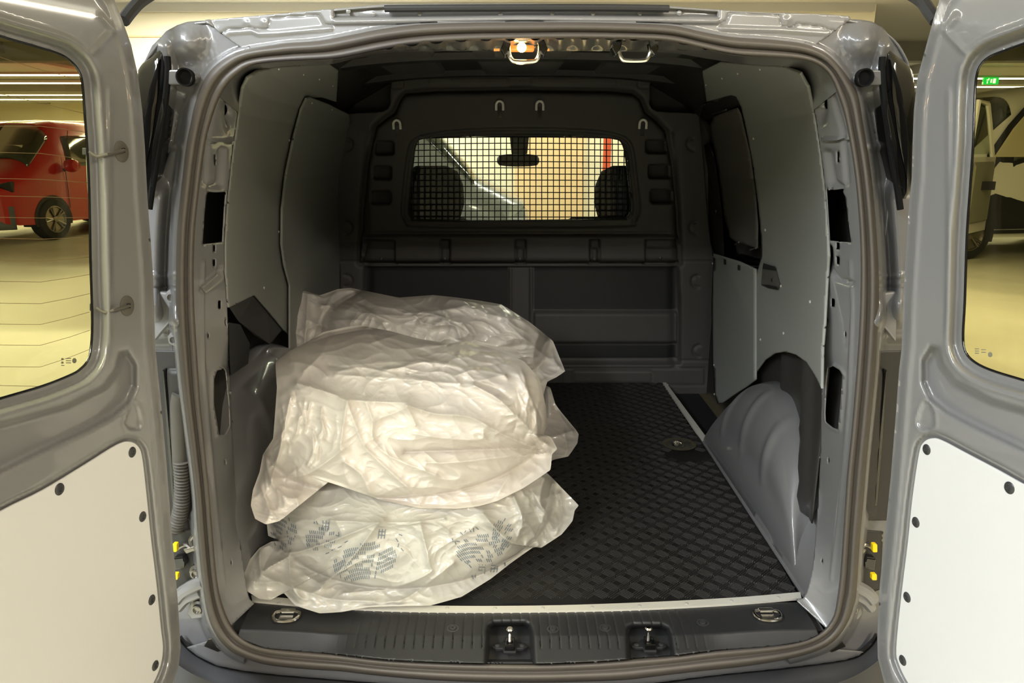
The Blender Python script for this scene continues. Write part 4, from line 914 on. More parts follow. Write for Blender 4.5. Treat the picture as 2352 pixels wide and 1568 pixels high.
for sd in (0, 1):
    m_ = (lambda p: p) if sd == 0 else mir
    jp = jl if sd == 0 else jr
    # tail lamp: dark lens at the outer corner
    a0 = cr(m_([(380,112),(350,128),(320,158),(315,230),(316,330),(322,430),(336,455),(350,400),(366,320),(376,250),(383,190)]), 3)
    A = rear(a0[:, 0], a0[:, 1], .006); c = A.mean(0); rg = [A+[0, .07, 0], A]
    for k_, (s_, dy) in enumerate(((.93, -.012), (.75, -.022), (.4, -.028), (.05, -.03))): rg.append(c+(A-c)*s_+[0, dy, 0])
    v, f = loft(rg, caps=True); tl = mk('tail_lamp', v, f, LENS, VAN, auto=30, label='dark smoked tail lamp at the %s rear corner' % ('left' if sd == 0 else 'right'))
    q = m_([(350,330),(358,290),(372,225),(374,262),(362,330),(352,392),(345,430)])
    rp('lens_ridge', q, -.030, .01, BLACKG, tl, .002)
    q = cr(m_([(384,130),(386,165),(380,230),(372,290),(362,360),(350,430),(343,480)]), 3, False)
    MB().tube(rear(q[:, 0], q[:, 1], -.012), .0065, 8).build('lamp_gasket', GASK, tl)
    # round rubber buffer socket
    q = m_([(385,160),(428,160),(443,164),(451,177),(446,190),(430,195),(385,194)])
    sk = rp('buffer_socket', q, -.016, .03, INPAINT_SHADE, VAN, .003)
    P = rear(*np.array(m_([(429.5, 178)]), float).T, -.0165)[0]
    MB().lathe(P, (0, -1, 0), [(.0165, 0), (.0165, .012), (.0140, .012), (.0125, .001), (.0005, .001)], 24).build('socket_hole', GASK, sk)
    # upper hinge zone
    for (u, v, r_) in ((389, 685, .0105), (395, 783, .0105), (446, 1323, .012), (448, 1405, .011)):
        P = rear(*np.array(m_([(u, v)]), float).T, .004)[0]
        MB().lathe(P+[0, .02, 0], (0, -1, 0), [(r_*1.5, -.015), (r_*1.5, .003), (r_*1.1, .005), (r_, .0055), (r_, .014), (r_*.7, .015), (r_*.62, .010), (r_*.1, .010)], 16).build('hinge_bolt', PAINT if v < 900 else STEEL, jp)
    q = m_([(348,668),(402,674),(404,716),(392,738),(372,760),(352,786)]); rp('hinge_leaf', q, .022, .02, PAINT, jp, .004)
    # black vent box with its cord conduit
    ip = m_([(386,850),(420,850),(440,1060),(430,1180),(402,1180),(392,1020)])
    vb = rph('vent_box', m_([(340,803),(424,806),(440,1000),(456,1120),(450,1192),(370,1192),(350,1080),(340,920)]), lambda U, V_: .034-.012*sm(-sdist(ip, U, V_)/5), DARKPAINT, VAN)
    rp('vent_flap', m_([(372,850),(378,846),(392,1000),(404,1160),(396,1162),(382,1000)]), .020, .012, BLACKG, vb, .003)
    q = m_([(386,820),(410,818),(412,850),(398,846),(388,836)]); MB().tube(rear(*np.array(cr(q, 3), float).T, .033), .0022, 6, closed=True).build('vent_hole', STEEL, vb)
    if sd == 0:
        q = cr([(414,905),(410,930),(412,980),(414,1050),(417,1075)], 4, False); c_ = MB().tube(rear(q[:, 0], q[:, 1], .022), .0165, 14).build('door_conduit', RUB, VAN, label='grey rubber cable conduit with a ribbed lower end')
        q = cr([(417,1058),(419,1100),(418,1150),(412,1185),(404,1210),(400,1216)], 9, False)
        P_ = rear(q[:, 0], q[:, 1], .018)
        d_ = np.concatenate([[0], np.cumsum(np.linalg.norm(np.diff(P_, axis=0), axis=1))]); n_ = 200
        t_ = np.linspace(0, d_[-1], n_); Pp = np.stack([np.interp(t_, d_, P_[:, k]) for k in range(3)], 1)
        MB().tube(Pp, .0145+.0035*np.sin(np.linspace(0, 2*PI*24, n_)), 14).build('ribbed_sleeve', RUB, c_)
    # lower hinge / check strap group
    hb = rph('check_strap_box', m_([(385,1218),(462,1212),(472,1300),(430,1366),(392,1350)]), .036, DARKPAINT, VAN)
    rp('strap_housing', m_([(398,1282),(421,1279),(424,1290),(423,1304),(402,1310)]), .014, .03, BLACKG, hb, .003)
    MB().tube(rear(*np.array(cr(m_([(404,1262),(425,1250),(445,1262),(438,1240),(450,1225)]), 4, False), float).T, .02), .005, 7).build('spring_lever', STEEL, hb)
    rp('spring_arm', m_([(420,1262),(446,1256),(448,1264),(428,1272)]), .010, .01, STEEL, hb, .002)
    for (a, b, c, d) in ((395,1249,406,1268), (396,1318,408,1332)): rp('locking_tab', m_(rr(a,b,c,d,3)), -.004, .012, YEL, hb, .002, label='bright yellow tab')
    ar = cr(m_([(408,1375),(425,1356),(455,1340),(470,1336)]), 4, False); MB().tube(rear(ar[:, 0], ar[:, 1], .012), .016, 10).build('hinge_arm', PAINT, hb)
    ar = cr(m_([(410,1395),(430,1374),(462,1360)]), 4, False); MB().tube(rear(ar[:, 0], ar[:, 1], .016), .012, 10).build('hinge_arm', PAINT, hb)
    rp('hinge_leaf', m_([(440,1368),(462,1360),(470,1400),(466,1420),(440,1424),(428,1410)]), .030, .02, PAINT, jp, .004)
    # small clip by the lower lip
    rp('bumper_clip', m_([(478,1468),(488,1466),(497,1484),(508,1494),(500,1497),(468,1484)]), .02, .006, STEEL, jp, .001)
# lip below the seal
lip = [(412,1462),(430,1484),(455,1504),(500,1526),(560,1538),(640,1547),(760,1557),(900,1568),(1100,1578),(1300,1577),(1500,1566),(1591,1554),(1676,1544),(1778,1534),(1880,1522),(1940,1513),(1972,1503),(2000,1480),(2015,1456)]
lp = cr(lip, 5, False); MB().tube(rear(lp[:, 0], lp[:, 1], .035), .0055, 8).build('body_lip', BLACKG, VAN, label='black rubber edge lip under the seal')
u, v = pol(rSO-8); a_ = rear(u, v, .012); keep = (v > 1380); 
low = arcpoly(46, 136, [(380,1500),(470,1560),(640,1580),(900,1600),(1240,1612),(1600,1590),(1880,1560),(2030,1500)], n=120)
hf('rear_sill_panel', low, lambda U, V_: rear(U, V_, .024+.03*sm((V_-np.interp(U, *np.array(lip, float).T)+4)/10)), 5, INPAINT_SHADE, VAN, auto=None, mod=solid(.003, 1))
# bumper, its inner edge following the lip
L3 = rear(lp[:, 0], lp[:, 1], .037)
g = []
for x in np.linspace(-.93, .93, 90):
    c_ = .16*(max(0, abs(x)-.60)/.33)**2.2; y0 = np.interp(x, L3[:, 0], L3[:, 1])-.0; z0 = np.interp(x, L3[:, 0], L3[:, 2])
    g.append([(x, y0+.06, z0-.03), (x, y0, z0-.001), (x, y0-.03, z0-.012), (x, y0-.09+c_*.5, min(z0-.02, .535)), (x, y0-.125+c_, .515), (x, y0-.135+c_, .48), (x, y0-.14+c_, .33), (x, y0-.06+c_, .22)])
v, f = loft(g, closed=False); mk('rear_bumper', v, f, BUMPER, VAN, auto=50, label='dark grey plastic rear bumper below the opening')
# dark plates added to stop light leaking past the bulkhead's top corners
for sg in (-1, 1):
    MB().prism([(sg*.36, YB+.07, 1.99), (sg*.84, YB+.07, 1.99), (sg*.84, YB+.07, 1.5), (sg*.50, YB+.07, 1.5)], [(sg*.36, YB+.08, 1.99), (sg*.84, YB+.08, 1.99), (sg*.84, YB+.08, 1.5), (sg*.50, YB+.08, 1.5)]).build('gap_light_block', BULKD, VAN, smooth=False)
MB().box((0, YB+.07, 1.955), (1.6, .01, .10)).build('gap_light_block', BULKD, VAN, smooth=False)
# ================================================================== rear doors, swung open past a right angle
class Door:
    def __init__(s, sg, swing):
        s.sg = sg; a = math.radians(swing-90); s.p0 = np.array([sg*.70, -.05, .0])
        s.d = np.array([sg*math.sin(a), -math.cos(a), 0]); s.n = np.array([-sg*math.cos(a), -math.sin(a), 0])   # d: away from hinge, n: towards the van's middle
    def pt(s, U, V_, off=0.):
        U = np.asarray(U, float); V_ = np.asarray(V_, float); off = np.asarray(off, float)
        D = ray(U, V_); t = (((s.p0-CAMP)@s.n)+off)/(D@s.n); return CAMP+D*t[..., None]
    def poly(s, name, poly, off, t, mat, parent, bev=0, **k):
        p = np.asarray(poly, float); a = s.pt(p[:, 0], p[:, 1], off); b = a-s.n*t
        return MB().prism(a, b).build(name, mat, parent, smooth=False, mod=bevel(bev) if bev else None, **k)
def build_door(D, edge, win, panel, belt, tri, screws, wires, marks, stylemir, label):
    root = empty('rear_door', D.p0, VAN, label=label)
    X = (lambda u: u) if D.sg < 0 else (lambda u: 2431-u)
    wc = cr(win, 4); pc = cr(panel, 4)
    eo = np.asarray(edge, float)
    def rel(U, V_):
        se = -sdist(eo, U, V_); sw = sdist(wc, U, V_); sp = sdist(pc, U, V_)
        h = -.004*sm((13-se)/10)
        h = h-.010*np.exp(-((se-20)/4.)**2)*0+.003*np.exp(-((se-22)/5)**2)
        h = h-.022*sm((34-sw)/16)                       # frame dips to the glass
        h = h+.003*np.exp(-((sw-40)/5)**2)
        h = h-.022*sm(-sdist(belt, U, V_)/16)           # belt channel
        h = h-.012*sm((16-sp)/12)
        if tri is not None: t = sdist(cr(tri, 3), U, V_); h = h-.004*sm(-t/5)+.002*np.exp(-(t/4)**2)
        Xu = X(U)
        h = h+.003*np.exp(-((Xu-252)/5)**2)*sm((V_-190)/30)*sm((800-V_)/40)
        h = h+.004*np.exp(-(ldist([(215,120),(262,70),(235,40)], Xu, V_)/6)**2)
        return h
    fr = hf('door_frame', edge, lambda U, V_: D.pt(U, V_, rel(U, V_)), 4.5, PAINT, root, holes=[wc], stepv=6, auto=None)
    # outer skin, a turned edge all round
    E = eo; A = D.pt(E[:, 0], E[:, 1], -.004); B = A-D.n*.085
    v, f = loft([A, A-D.n*.02+0, A-D.n*.07, B]); mk('door_edge', v, f, PAINT, root, auto=40)
    w0 = D.pt(wc[:, 0], wc[:, 1], -.022); w1 = D.pt(wc[:, 0], wc[:, 1], -.045)
    v, f = loft([w0, w1]); mk('window_gasket', v, f, BLACKG, root, auto=40, mod=solid(.004, 0))
    wcen = np.array([wc[:, 0].mean(), 480.]); aa = np.linspace(0, 2*PI, 240, endpoint=False)
    def prad(p):
        o = []
        for t in aa:
            dx, dy = math.cos(t), math.sin(t); best = 0
            A_ = p-wcen; B_ = np.roll(A_, -1, 0)
            ca = A_[:, 0]*dy-A_[:, 1]*dx; cb = B_[:, 0]*dy-B_[:, 1]*dx; m = (ca > 0) != (cb > 0)
            k = ca[m]/(ca[m]-cb[m]); X_ = A_[m]+(B_[m]-A_[m])*k[:, None]; r = X_[:, 0]*dx+X_[:, 1]*dy
            o.append(wcen+np.array([dx, dy])*r.max())
        return np.array(o)
    po, pi_ = prad(eo), prad(wc)
    v, f = loft([D.pt(po[:, 0], po[:, 1], -.004)-D.n*.085, D.pt(pi_[:, 0], pi_[:, 1], -.046)]); mk('outer_skin', v, f, PAINT, root, auto=None, mod=solid(.002, 0))
    gp = D.poly('window_pane', wc, -.040, .004, GLS, root, label='greenish tinted heated door glass')
    for w in wires:
        q = cr(w, 3, False); P = D.pt(q[:, 0], q[:, 1], -.0385); MB().tube(P, .00038, 4).build('heating_wire', M('wire', (118, 96, 60), .6) if 'wire' not in bpy.data.materials else bpy.data.materials['wire'], gp)
    for q in marks: D.poly('glass_mark', q, -.0385, .0005, M('mark', (120, 118, 96), .8) if 'mark' not in bpy.data.materials else bpy.data.materials['mark'], gp)
    pb = D.poly('door_board', pc, -.005, .004, DOORB, root, .0012, label='white door panel board fixed with black screws')
    for (u, v) in screws:
        P = D.pt(np.array([float(u)]), np.array([float(v)]), -.0055)[0]
        MB().lathe(P, D.n, [(.0100, -.002), (.0100, .0008), (.0085, .0022), (.0045, .0028), (.0040, .0012), (.0008, .0012)], 18).build('panel_screw', SCREWB, pb)
    return root, fr
L = Door(-1, 100); R = Door(1, 100)
edL = [(-560,-420),(-300,-330),(0,-190),(140,-110),(225,-50),(263,0),(281,46),(301,102),(316,168),(327,255),(333,340),(339,459),(346,550),(352,638),(357,800),(372,947),(383,1070),(392,1192),(401,1290),(409,1388),(415,1486),(411,1525),(397,1568),(370,1620),(320,1680),(0,1900),(-560,2300)]
wiL = [(-430,-58),(-200,18),(0,83),(69,103),(131,122),(158,137),(179,160),(189,191),(195,267),(200,336),(205,439),(208,600),(212,740),(208,805),(200,830),(187,845),(166,859),(98,886),(0,915),(-200,975),(-430,1045)]
paL = [(-450,1425),(-200,1290),(0,1175),(98,1126),(196,1067),(270,1021),(299,1014),(319,1026),(328,1055),(338,1143),(348,1241),(360,1339),(370,1440),(375,1486),(370,1525),(353,1568),(320,1620),(260,1660),(0,1840),(-450,2150)]
beL = [(-560,1110),(0,968),(150,925),(235,882),(262,845),(270,805),(296,800),(318,835),(318,890),(300,930),(262,962),(200,995),(100,1042),(0,1092),(-560,1360)]
triL = [(300,928),(316,928),(325,955),(325,985),(300,990),(284,975),(288,955)]
scL = [(303,1038),(136,1123),(327,1186),(348,1377),(356,1528),(0-120,1270)]
wrL = [[(-430,-10),(0,131),(90,159),(160,177)], [(-430,120),(0,215),(200,262)]]+[[(-430, y0-d*2.1), (0, y0), (206, y0+s_)] for y0, s_, d in ((290,15,-30),(350,18,-20),(410,10,-8),(450,6,0),(499,0,10),(547,-3,20),(598,-8,30),(646,-16,40),(696,-22,50),(744,-28,60),(792,-34,70),(842,-40,80),(885,-40,90))]
mkL = [rr(141,822,146,827,1), rr(141,830,146,835,1), rr(152,822,163,824,.5), rr(152,827,163,829,.5), rr(152,832,163,834,.5), ell(171,828,5,6,12), rr(141,838,148,840,.5)]
dl, dfl = build_door(L, edL, wiL, paL, beL, triL, scL, wrL, mkL, None, 'left rear door of the van, swung open towards the camera')
for (a, b, plate) in (((205,348),(285,345),(278,348)), ((222,706),(297,702),(291,702))):
    P = L.pt(np.array([float(plate[0])]), np.array([float(plate[1])]), .0)[0]
    MB().lathe(P, L.n, [(.018, -.002), (.018, .0015), (.014, .003), (.002, .0035)], 20).build('grommet', RUB, dl)
    q = cr([a, (a[0]+18, a[1]+11), ((a[0]+b[0])/2, (a[1]+b[1])/2+8), b], 5, False); q = q[np.argsort(q[:, 0])]
    offs = np.interp(q[:, 0], [a[0], a[0]+40, b[0]], [-.014, .010, .007]); MB().tube(L.pt(q[:, 0], q[:, 1], offs), .0028, 8).build('heater_lead', RUB, dl)
    L.poly('lead_socket', rr(b[0]-3, b[1]-5, b[0]+3, b[1]+5, 1), .006, .004, BLACKG, dl)
    L.poly('lead_terminal', rr(a[0]-4, a[1]-9, a[0]+3, a[1]+8, 2), -.024, .01, BLACKP, dl)
edR = [(2850,-420),(2640,-330),(2400,-190),(2280,-110),(2200,-50),(2158,0),(2145,41),(2124,117),(2107,179),(2099,255),(2096,330),(2094,408),(2088,470),(2084,536),(2076,663),(2071,800),(2065,849),(2058,947),(2046,1094),(2034,1216),(2021,1339),(2015,1461),(2016,1510),(2031,1568),(2060,1620),(2110,1680),(2400,1900),(2850,2250)]
wiR = [(2800,-60),(2600,18),(2430,72),(2352,100),(2302,118),(2272,131),(2252,150),(2242,182),(2238,250),(2235,335),(2228,437),(2221,539),(2216,692),(2212,769),(2216,802),(2232,826),(2272,848),(2352,873),(2500,915),(2800,1000)]
paR = [(2800,1360),(2500,1192),(2352,1113),(2291,1079),(2217,1040),(2164,1012),(2142,1006),(2121,1015),(2110,1042),(2095,1143),(2085,1241),(2070,1363),(2058,1486),(2064,1525),(2085,1568),(2120,1620),(2180,1660),(2400,1820),(2800,2100)]
beR = [(2431-u, v-10) for u, v in beL]
triR = [(2118,925),(2131,920),(2147,945),(2149,975),(2135,988),(2112,985),(2105,965)]
scR = [(2129,1032),(2319,1120),(2104,1199),(2084,1371),(2074,1516),(2480,1230)]
mkR = [rr(2239,800,2248,802,.5), rr(2239,805,2248,807,.5), rr(2239,810,2248,812,.5), rr(2254,802,2264,804,.5), rr(2254,808,2264,810,.5), ell(2274,814,5,6,12)]
dr, dfr = build_door(R, edR, wiR, paR, beR, triR, scR, [], mkR, None, 'right rear door of the van, swung open towards the camera')
# dark seal at the top edge of each door
for D, pts, par in ((L, [(283,48),(300,26),(322,4),(360,-20)], dl), (R, [(2150,48),(2133,24),(2118,4),(2080,-20)], dr)):
    q = cr(pts, 5, False); P = D.pt(q[:, 0], q[:, 1], -.06*0)+np.array([0, 0, 0])
    MB().tube(D.pt(q[:, 0], q[:, 1], -.03), .011, 8).build('top_trim', BLACKP, par)

# ================================================================== outer shell and cab
OUTX = .86
def outx(y, z): return (.80+.08*float(sm(y/.5)))-.22*max(0, z-1.05)**1.8-.02*max(0, 1-abs(z-.75)/.5)*0
for sg in (-1, 1):
    g = []
    for y in np.concatenate([[.035], np.linspace(.10, 3.2, 22)]):
        zt = 1.93 if y < 3.0 else 1.93-(y-3.0)*.55
        lowx = .0
        g.append([(sg*outx(y, z), y+(.10 if y < .08 else 0)*0, z) for z in np.linspace(.28, zt, 18)])
    for y in (3.5, 3.8, 4.2, 4.6): g.append([(sg*(outx(y, z)-.04*(y-3.2)), y, z) for z in np.linspace(.28, 1.10-(y-3.5)*.10, 18)])
    v, f = loft(g[:24], closed=False)
    # the cab windows stay open in the side: build rear part full height, cab part to the belt line
    g1 = g[:14]; g2 = [[p for p in ring if p[2] <= 1.18] for ring in g[13:23]]; n2 = min(len(r) for r in g2); g2 = [r[:n2] for r in g2]
    v, f = loft(g2+[r[:n2] for r in g[23:]], closed=False); mk('cab_side', v, f, PAINT, VAN, auto=None, mod=solid(.004, 0))
    MB().tube([(sg*.80, 1.98, 1.15), (sg*.74, 1.98, 1.80)], .045, 8).build('cab_pillar', BLACKP, VAN)
    MB().tube([(sg*.80, 3.62, 1.12), (sg*.73, 3.25, 1.50), (sg*.64, 2.85, 1.80)], .035, 8).build('windscreen_pillar', BLACKP, VAN)
    MB().prism([(sg*.83, 2.02, 1.16), (sg*.83, 3.55, 1.16), (sg*.72, 3.0, 1.74), (sg*.72, 2.02, 1.78)], [(sg*.826, 2.02, 1.16), (sg*.826, 3.55, 1.16), (sg*.716, 3.0, 1.74), (sg*.716, 2.02, 1.78)]).build('cab_window', GLC, VAN, smooth=False)
# one skin over sides and roof, starting at the rear silhouette of the body
sk = [(319,175),(322,158),(340,128),(367,94),(408,60),(440,53),(470,50),(540,43),(700,28),(883,12),(1050,9.5),(1200,9),(1400,11),(1536,15),(1700,26),(1850,32),(1925,40),(1960,48),(2000,54),(2035,74),(2065,102),(2086,140),(2090,160)]
sk = cr(sk, 3, False); K0 = rear(sk[:, 0], sk[:, 1], .004)
lowL_ = [[K0[0, 0]-.02*q_, K0[0, 1]+.02, K0[0, 2]-q_*1.35] for q_ in np.linspace(1, .08, 9)]; lowR_ = [[K0[-1, 0]+.02*q_, K0[-1, 1]+.02, K0[-1, 2]-q_*1.35] for q_ in np.linspace(.08, 1, 9)]
K0 = np.array(lowL_+K0.tolist()+lowR_); ring0 = K0.copy()
g = []
for dy, ox, oz in ((0, 0, 0), (.03, .012, .003), (.10, .035, .009), (.3, .10, .022), (.8, .15, .075), (1.4, .16, .085), (1.98, .16, .075)):
    R_ = ring0.copy(); R_[:, 1] += dy; nz = np.clip((R_[:, 2]-1.3)/.5, 0, 1); R_[:, 0] += np.sign(R_[:, 0])*ox*(1-nz*.6); R_[:, 2] += oz*nz; g.append(R_)
v, f = loft(g, closed=False); mk('body_shell', v, f, PAINT, VAN, auto=None, mod=solid(.003, -1))
RC_ = [r for r in g[-1] if r[2] > 1.62]; g2 = [np.array(RC_)]
for dy, s_, dz in ((.4, .97, -.01), (.75, .93, -.035), (.9, .90, -.07)):
    r_ = np.array(RC_).copy(); r_[:, 1] += dy; r_[:, 0] *= s_; r_[:, 2] += dz; g2.append(r_)
v, f = loft(g2, closed=False); mk('cab_roof', v, f, PAINT, VAN, auto=None, mod=solid(.003, 0))
# bonnet, windscreen, cab floor, dash
g = [[(x, y, z-.05*(abs(x)/.75)**2.5) for x in np.linspace(-.78, .78, 13)] for y, z in ((3.60, 1.13), (3.9, 1.09), (4.3, 1.0), (4.5, .88), (4.55, .6), (4.53, .3))]
v, f = loft(g, closed=False); mk('bonnet', v, f, PAINT, VAN, auto=None, mod=solid(.004, 0))
g = [[(x*s_, y-.10*(abs(x)/.8)**2, z) for x in np.linspace(-.78, .78, 13)] for y, z, s_ in ((3.62, 1.12, 1.), (3.25, 1.48, .93), (2.86, 1.84, .84))]
v, f = loft(g, closed=False); mk('windscreen', v, f, GLC, VAN, auto=None)
g = [[(x, y, z) for x in (-.76, -.3, .3, .76)] for y, z in ((3.62, 1.10), (3.3, 1.13), (2.95, 1.12), (2.85, 1.04), (2.95, .7), (2.8, .45), (2.0, .42))]
v, f = loft(g, closed=False); mk('dashboard', v, f, BLACKP, VAN, auto=None, mod=solid(.01, 0))
MB().prism([(-.66, 1.93, 1.90), (.66, 1.93, 1.90), (.60, 2.85, 1.85), (-.60, 2.85, 1.85)], [(-.66, 1.93, 1.88), (.66, 1.93, 1.88), (.60, 2.85, 1.83), (-.60, 2.85, 1.83)]).build('cab_headliner', M('headliner', (120, 118, 112), .9), VAN, smooth=False)
SEATC = M('cab_seat_cloth', (38, 38, 40), .9, bump=.2, bscale=200)
for sg, cx in ((-1, -.41), (1, .40)):
    g = []
    for z, y, wd_, th in ((.75, 2.25, .50, .16), (.95, 2.22, .52, .15), (1.2, 2.16, .48, .12), (1.30, 2.13, .40, .09), (1.33, 2.12, .30, .05)):
        g.append([(cx+wd_/2*math.copysign(abs(math.cos(a))**.5, math.cos(a)), y+th/2*math.copysign(abs(math.sin(a))**.7, math.sin(a)), z) for a in np.linspace(0, 2*PI, 24, endpoint=False)])
    v, f = loft(g, caps=True); s_ = mk('cab_seat', v, f, SEATC, VAN, auto=60)
    g = []
    hx = -.40 if sg < 0 else .50
    for z, wd_, th in ((1.335, .20, .07), (1.35, .26, .10), (1.42, .30, .12), (1.50, .29, .12), (1.56, .24, .10), (1.585, .14, .05)):
        g.append([(hx+wd_/2*math.copysign(abs(math.cos(a))**.6, math.cos(a)), 2.10+th/2*math.sin(a), z-.02) for a in np.linspace(0, 2*PI, 24, endpoint=False)])
    v, f = loft(g, caps=True); mk('headrest', v, f, SEATC, VAN, auto=60, label='black cab headrest seen through the bars')
    for k in (-.06, .06): MB().tube([(hx+k, 2.11, 1.27), (hx+k, 2.10, 1.36)], .006, 8).build('headrest_post', STEEL, s_)
# mirror and sensor housing on the windscreen
P = on_y(np.array([1190.]), np.array([368.]), 2.95)[0]
m_ = empty('interior_mirror', P, VAN)
MB().lathe(P+[-.12, 0, 0], (1, 0, 0), [(.012, 0), (.028, .012), (.034, .06), (.036, .12), (.034, .18), (.028, .228), (.012, .24)], 16).build('mirror_shell', BLACKP, m_)
P2 = on_y(np.array([1193.]), np.array([335.]), 3.02)[0]
MB().prism([P2+[a, 0, b] for a, b in ((-.06, .09), (.06, .09), (.045, -.05), (-.045, -.05))], [P2+[a, .06, b] for a, b in ((-.06, .09), (.06, .09), (.045, -.05), (-.045, -.05))]).build('sensor_housing', BLACKP, m_, smooth=False, mod=bevel(.01))
# papers on the dash
P = (.66, 3.05, 1.135)
# ================================================================== four wheels wrapped in pale plastic bags
def bagmat(name, rgb, tr=.12, rough=.24):
    m = bpy.data.materials.new(name); m.use_nodes = True; nt = m.node_tree; b = nt.nodes['Principled BSDF']; out = nt.nodes['Material Output']
    b.inputs['Base Color'].default_value = lin(rgb); b.inputs['Roughness'].default_value = rough; b.inputs['Coat Weight'].default_value = .9; b.inputs['Coat Roughness'].default_value = .10
    tc = nt.nodes.new('ShaderNodeTexCoord')
    n1 = nt.nodes.new('ShaderNodeTexNoise'); n1.noise_type = 'RIDGED_MULTIFRACTAL'; n1.inputs['Scale'].default_value = 9; n1.inputs['Detail'].default_value = 3; n1.inputs['Distortion'].default_value = 1.2
    nt.links.new(tc.outputs['Object'], n1.inputs['Vector'])
    bp = nt.nodes.new('ShaderNodeBump'); bp.inputs['Strength'].default_value = .14; bp.inputs['Distance'].default_value = .010
    nt.links.new(n1.outputs['Fac'], bp.inputs['Height']); nt.links.new(bp.outputs[0], b.inputs['Normal'])
    t = nt.nodes.new('ShaderNodeBsdfTransparent'); tl = nt.nodes.new('ShaderNodeBsdfTranslucent'); tl.inputs[0].default_value = lin(rgb)
    mx = nt.nodes.new('ShaderNodeMixShader'); mx.inputs[0].default_value = .25; mx2 = nt.nodes.new('ShaderNodeMixShader'); mx2.inputs[0].default_value = tr
    nt.links.new(b.outputs[0], mx.inputs[1]); nt.links.new(tl.outputs[0], mx.inputs[2]); nt.links.new(mx.outputs[0], mx2.inputs[1]); nt.links.new(t.outputs[0], mx2.inputs[2]); nt.links.new(mx2.outputs[0], out.inputs[0])
    return m
BAG1 = bagmat('bag_film', (229, 223, 216), .06); BAG2 = bagmat('bag_film_clearer', (214, 211, 204), .12)
def bagg(c, R, H, n=3.2, tilt=(0, 0)):
    def g(x, y, z):
        dz = (z-c[2])-tilt[0]*(x-c[0])-tilt[1]*(y-c[1])
        rr_ = np.sqrt((x-c[0])**2+(y-c[1])**2)/R
        return (np.abs(rr_)**n+np.abs(dz/H)**n)**(1/n)-1
    return g
def ridge(x): return np.clip(1-np.abs(x), 0, 1)
def make_bag(label, poly, g, mat, folds, seed, amp=.010, nrm=1.0, back=.0, NR=190, NA=640, sharp=.55):
    p = np.asarray(poly, float); pc = cr(p, 5)*.15+np.concatenate([np.linspace(p[i], p[(i+1) % len(p)], 5, endpoint=False) for i in range(len(p))])*.85
    # arc-length resample
    d = np.linalg.norm(np.roll(pc, -1, 0)-pc, axis=1); s = np.concatenate([[0], np.cumsum(d)]); t = np.linspace(0, s[-1], NA, endpoint=False)
    q = np.stack([np.interp(t, s, np.append(pc[:, k], pc[0, k])) for k in range(2)], 1)
    c = q.mean(0)
    rho = np.linspace(0, 1, NR+1)[1:]**.9
    U = c[0]+(q[:, 0]-c[0])[None]*rho[:, None]; V_ = c[1]+(q[:, 1]-c[1])[None]*rho[:, None]
    P = hit(U, V_, g, .9, 3.6, 130)
    Bk = P.copy()
    # creases
    h = np.zeros(U.shape)
    for pts, wpx, hh in folds:
        dd = ldist(cr(pts, 5, False) if len(pts) > 2 else pts, U, V_); h += 1.8*hh*np.exp(-(np.sqrt(dd*dd+2.0)-1.4)/(wpx*1.8))
    rs = np.random.RandomState(seed)
    ang = rs.uniform(0, PI)
    wx = vnoise(U/120., V_/120., seed)*70; wy = vnoise(U/130., V_/110., seed+1)*70
    n1 = ridge(2.2*vnoise((U+wx)/95., (V_+wy)/60., seed+2))**1.5; n2 = ridge(2.0*vnoise((U+wy)/42., (V_+wx)/26., seed+3))**1.5; n3 = ridge(2.0*vnoise((U+wx)/19., (V_-wy)/14., seed+5))
    h += amp*1.1*(n1-.6)+amp*.45*(n2-.6)+amp*.12*(n3-.5)
    fade = sm((1-rho)/.05)[:, None]
    h = h*(.25+.75*fade)
    D = ray(U, V_); D /= np.linalg.norm(D, axis=-1)[..., None]
    # smooth depth jumps near the silhouette: blend the outer rings over the radius
    T = ((P-CAMP)*D).sum(-1)
    for _ in range(4):
        T2 = T.copy(); T2[1:-1] = (T[:-2]+2*T[1:-1]+T[2:])/4; T2 = (np.roll(T2, 1, 1)+2*T2+np.roll(T2, -1, 1))/4; T = T2
    F_ = CAMP+D*(T-h)[..., None]
    cen_d = ray(c[0], c[1]); cen_d = cen_d/np.linalg.norm(cen_d); Tc = T[0].mean()-h[0].mean()
    v = [CAMP+cen_d*Tc]+F_.reshape(-1, 3).tolist()
    n = NA; f = [(0, 1+k, 1+(k+1) % n) for k in range(n)]
    for i in range(NR-1): f += [(1+i*n+k, 1+i*n+(k+1) % n, 1+(i+1)*n+(k+1) % n, 1+(i+1)*n+k) for k in range(n)]
    # back: the far side of the same bag, coarser
    dep = back
    base = 1+NR*n; last = 1+(NR-1)*n; NB = 8
    for j in range(1, NB+1):
        s_ = 1-j/NB
        Uj = c[0]+(q[:, 0]-c[0])*s_; Vj = c[1]+(q[:, 1]-c[1])*s_
        Dj = ray(Uj, Vj); Dj /= np.linalg.norm(Dj, axis=-1)[..., None]
        Tj = T[-1]*s_+Tc*(1-s_); bulge = dep*math.sqrt(max(0, 1-s_*s_))
        Pj = CAMP+Dj*(Tj+bulge+.004)[..., None]
        Pj[:, 2] = np.maximum(Pj[:, 2], ZF+.008)
        v += Pj.tolist(); b0 = last if j == 1 else base+(j-2)*n; b1 = base+(j-1)*n
        f += [(b0+k, b0+(k+1) % n, b1+(k+1) % n, b1+k) for k in range(n)]
    vv = np.array(v); vv[:, 2] = np.maximum(vv[:, 2], ZF+.0075)
    return mk('wheel_bag', vv, f, mat, None, auto=48, label=label, cat='bag', group='plastic wrapped wheels on the load floor')
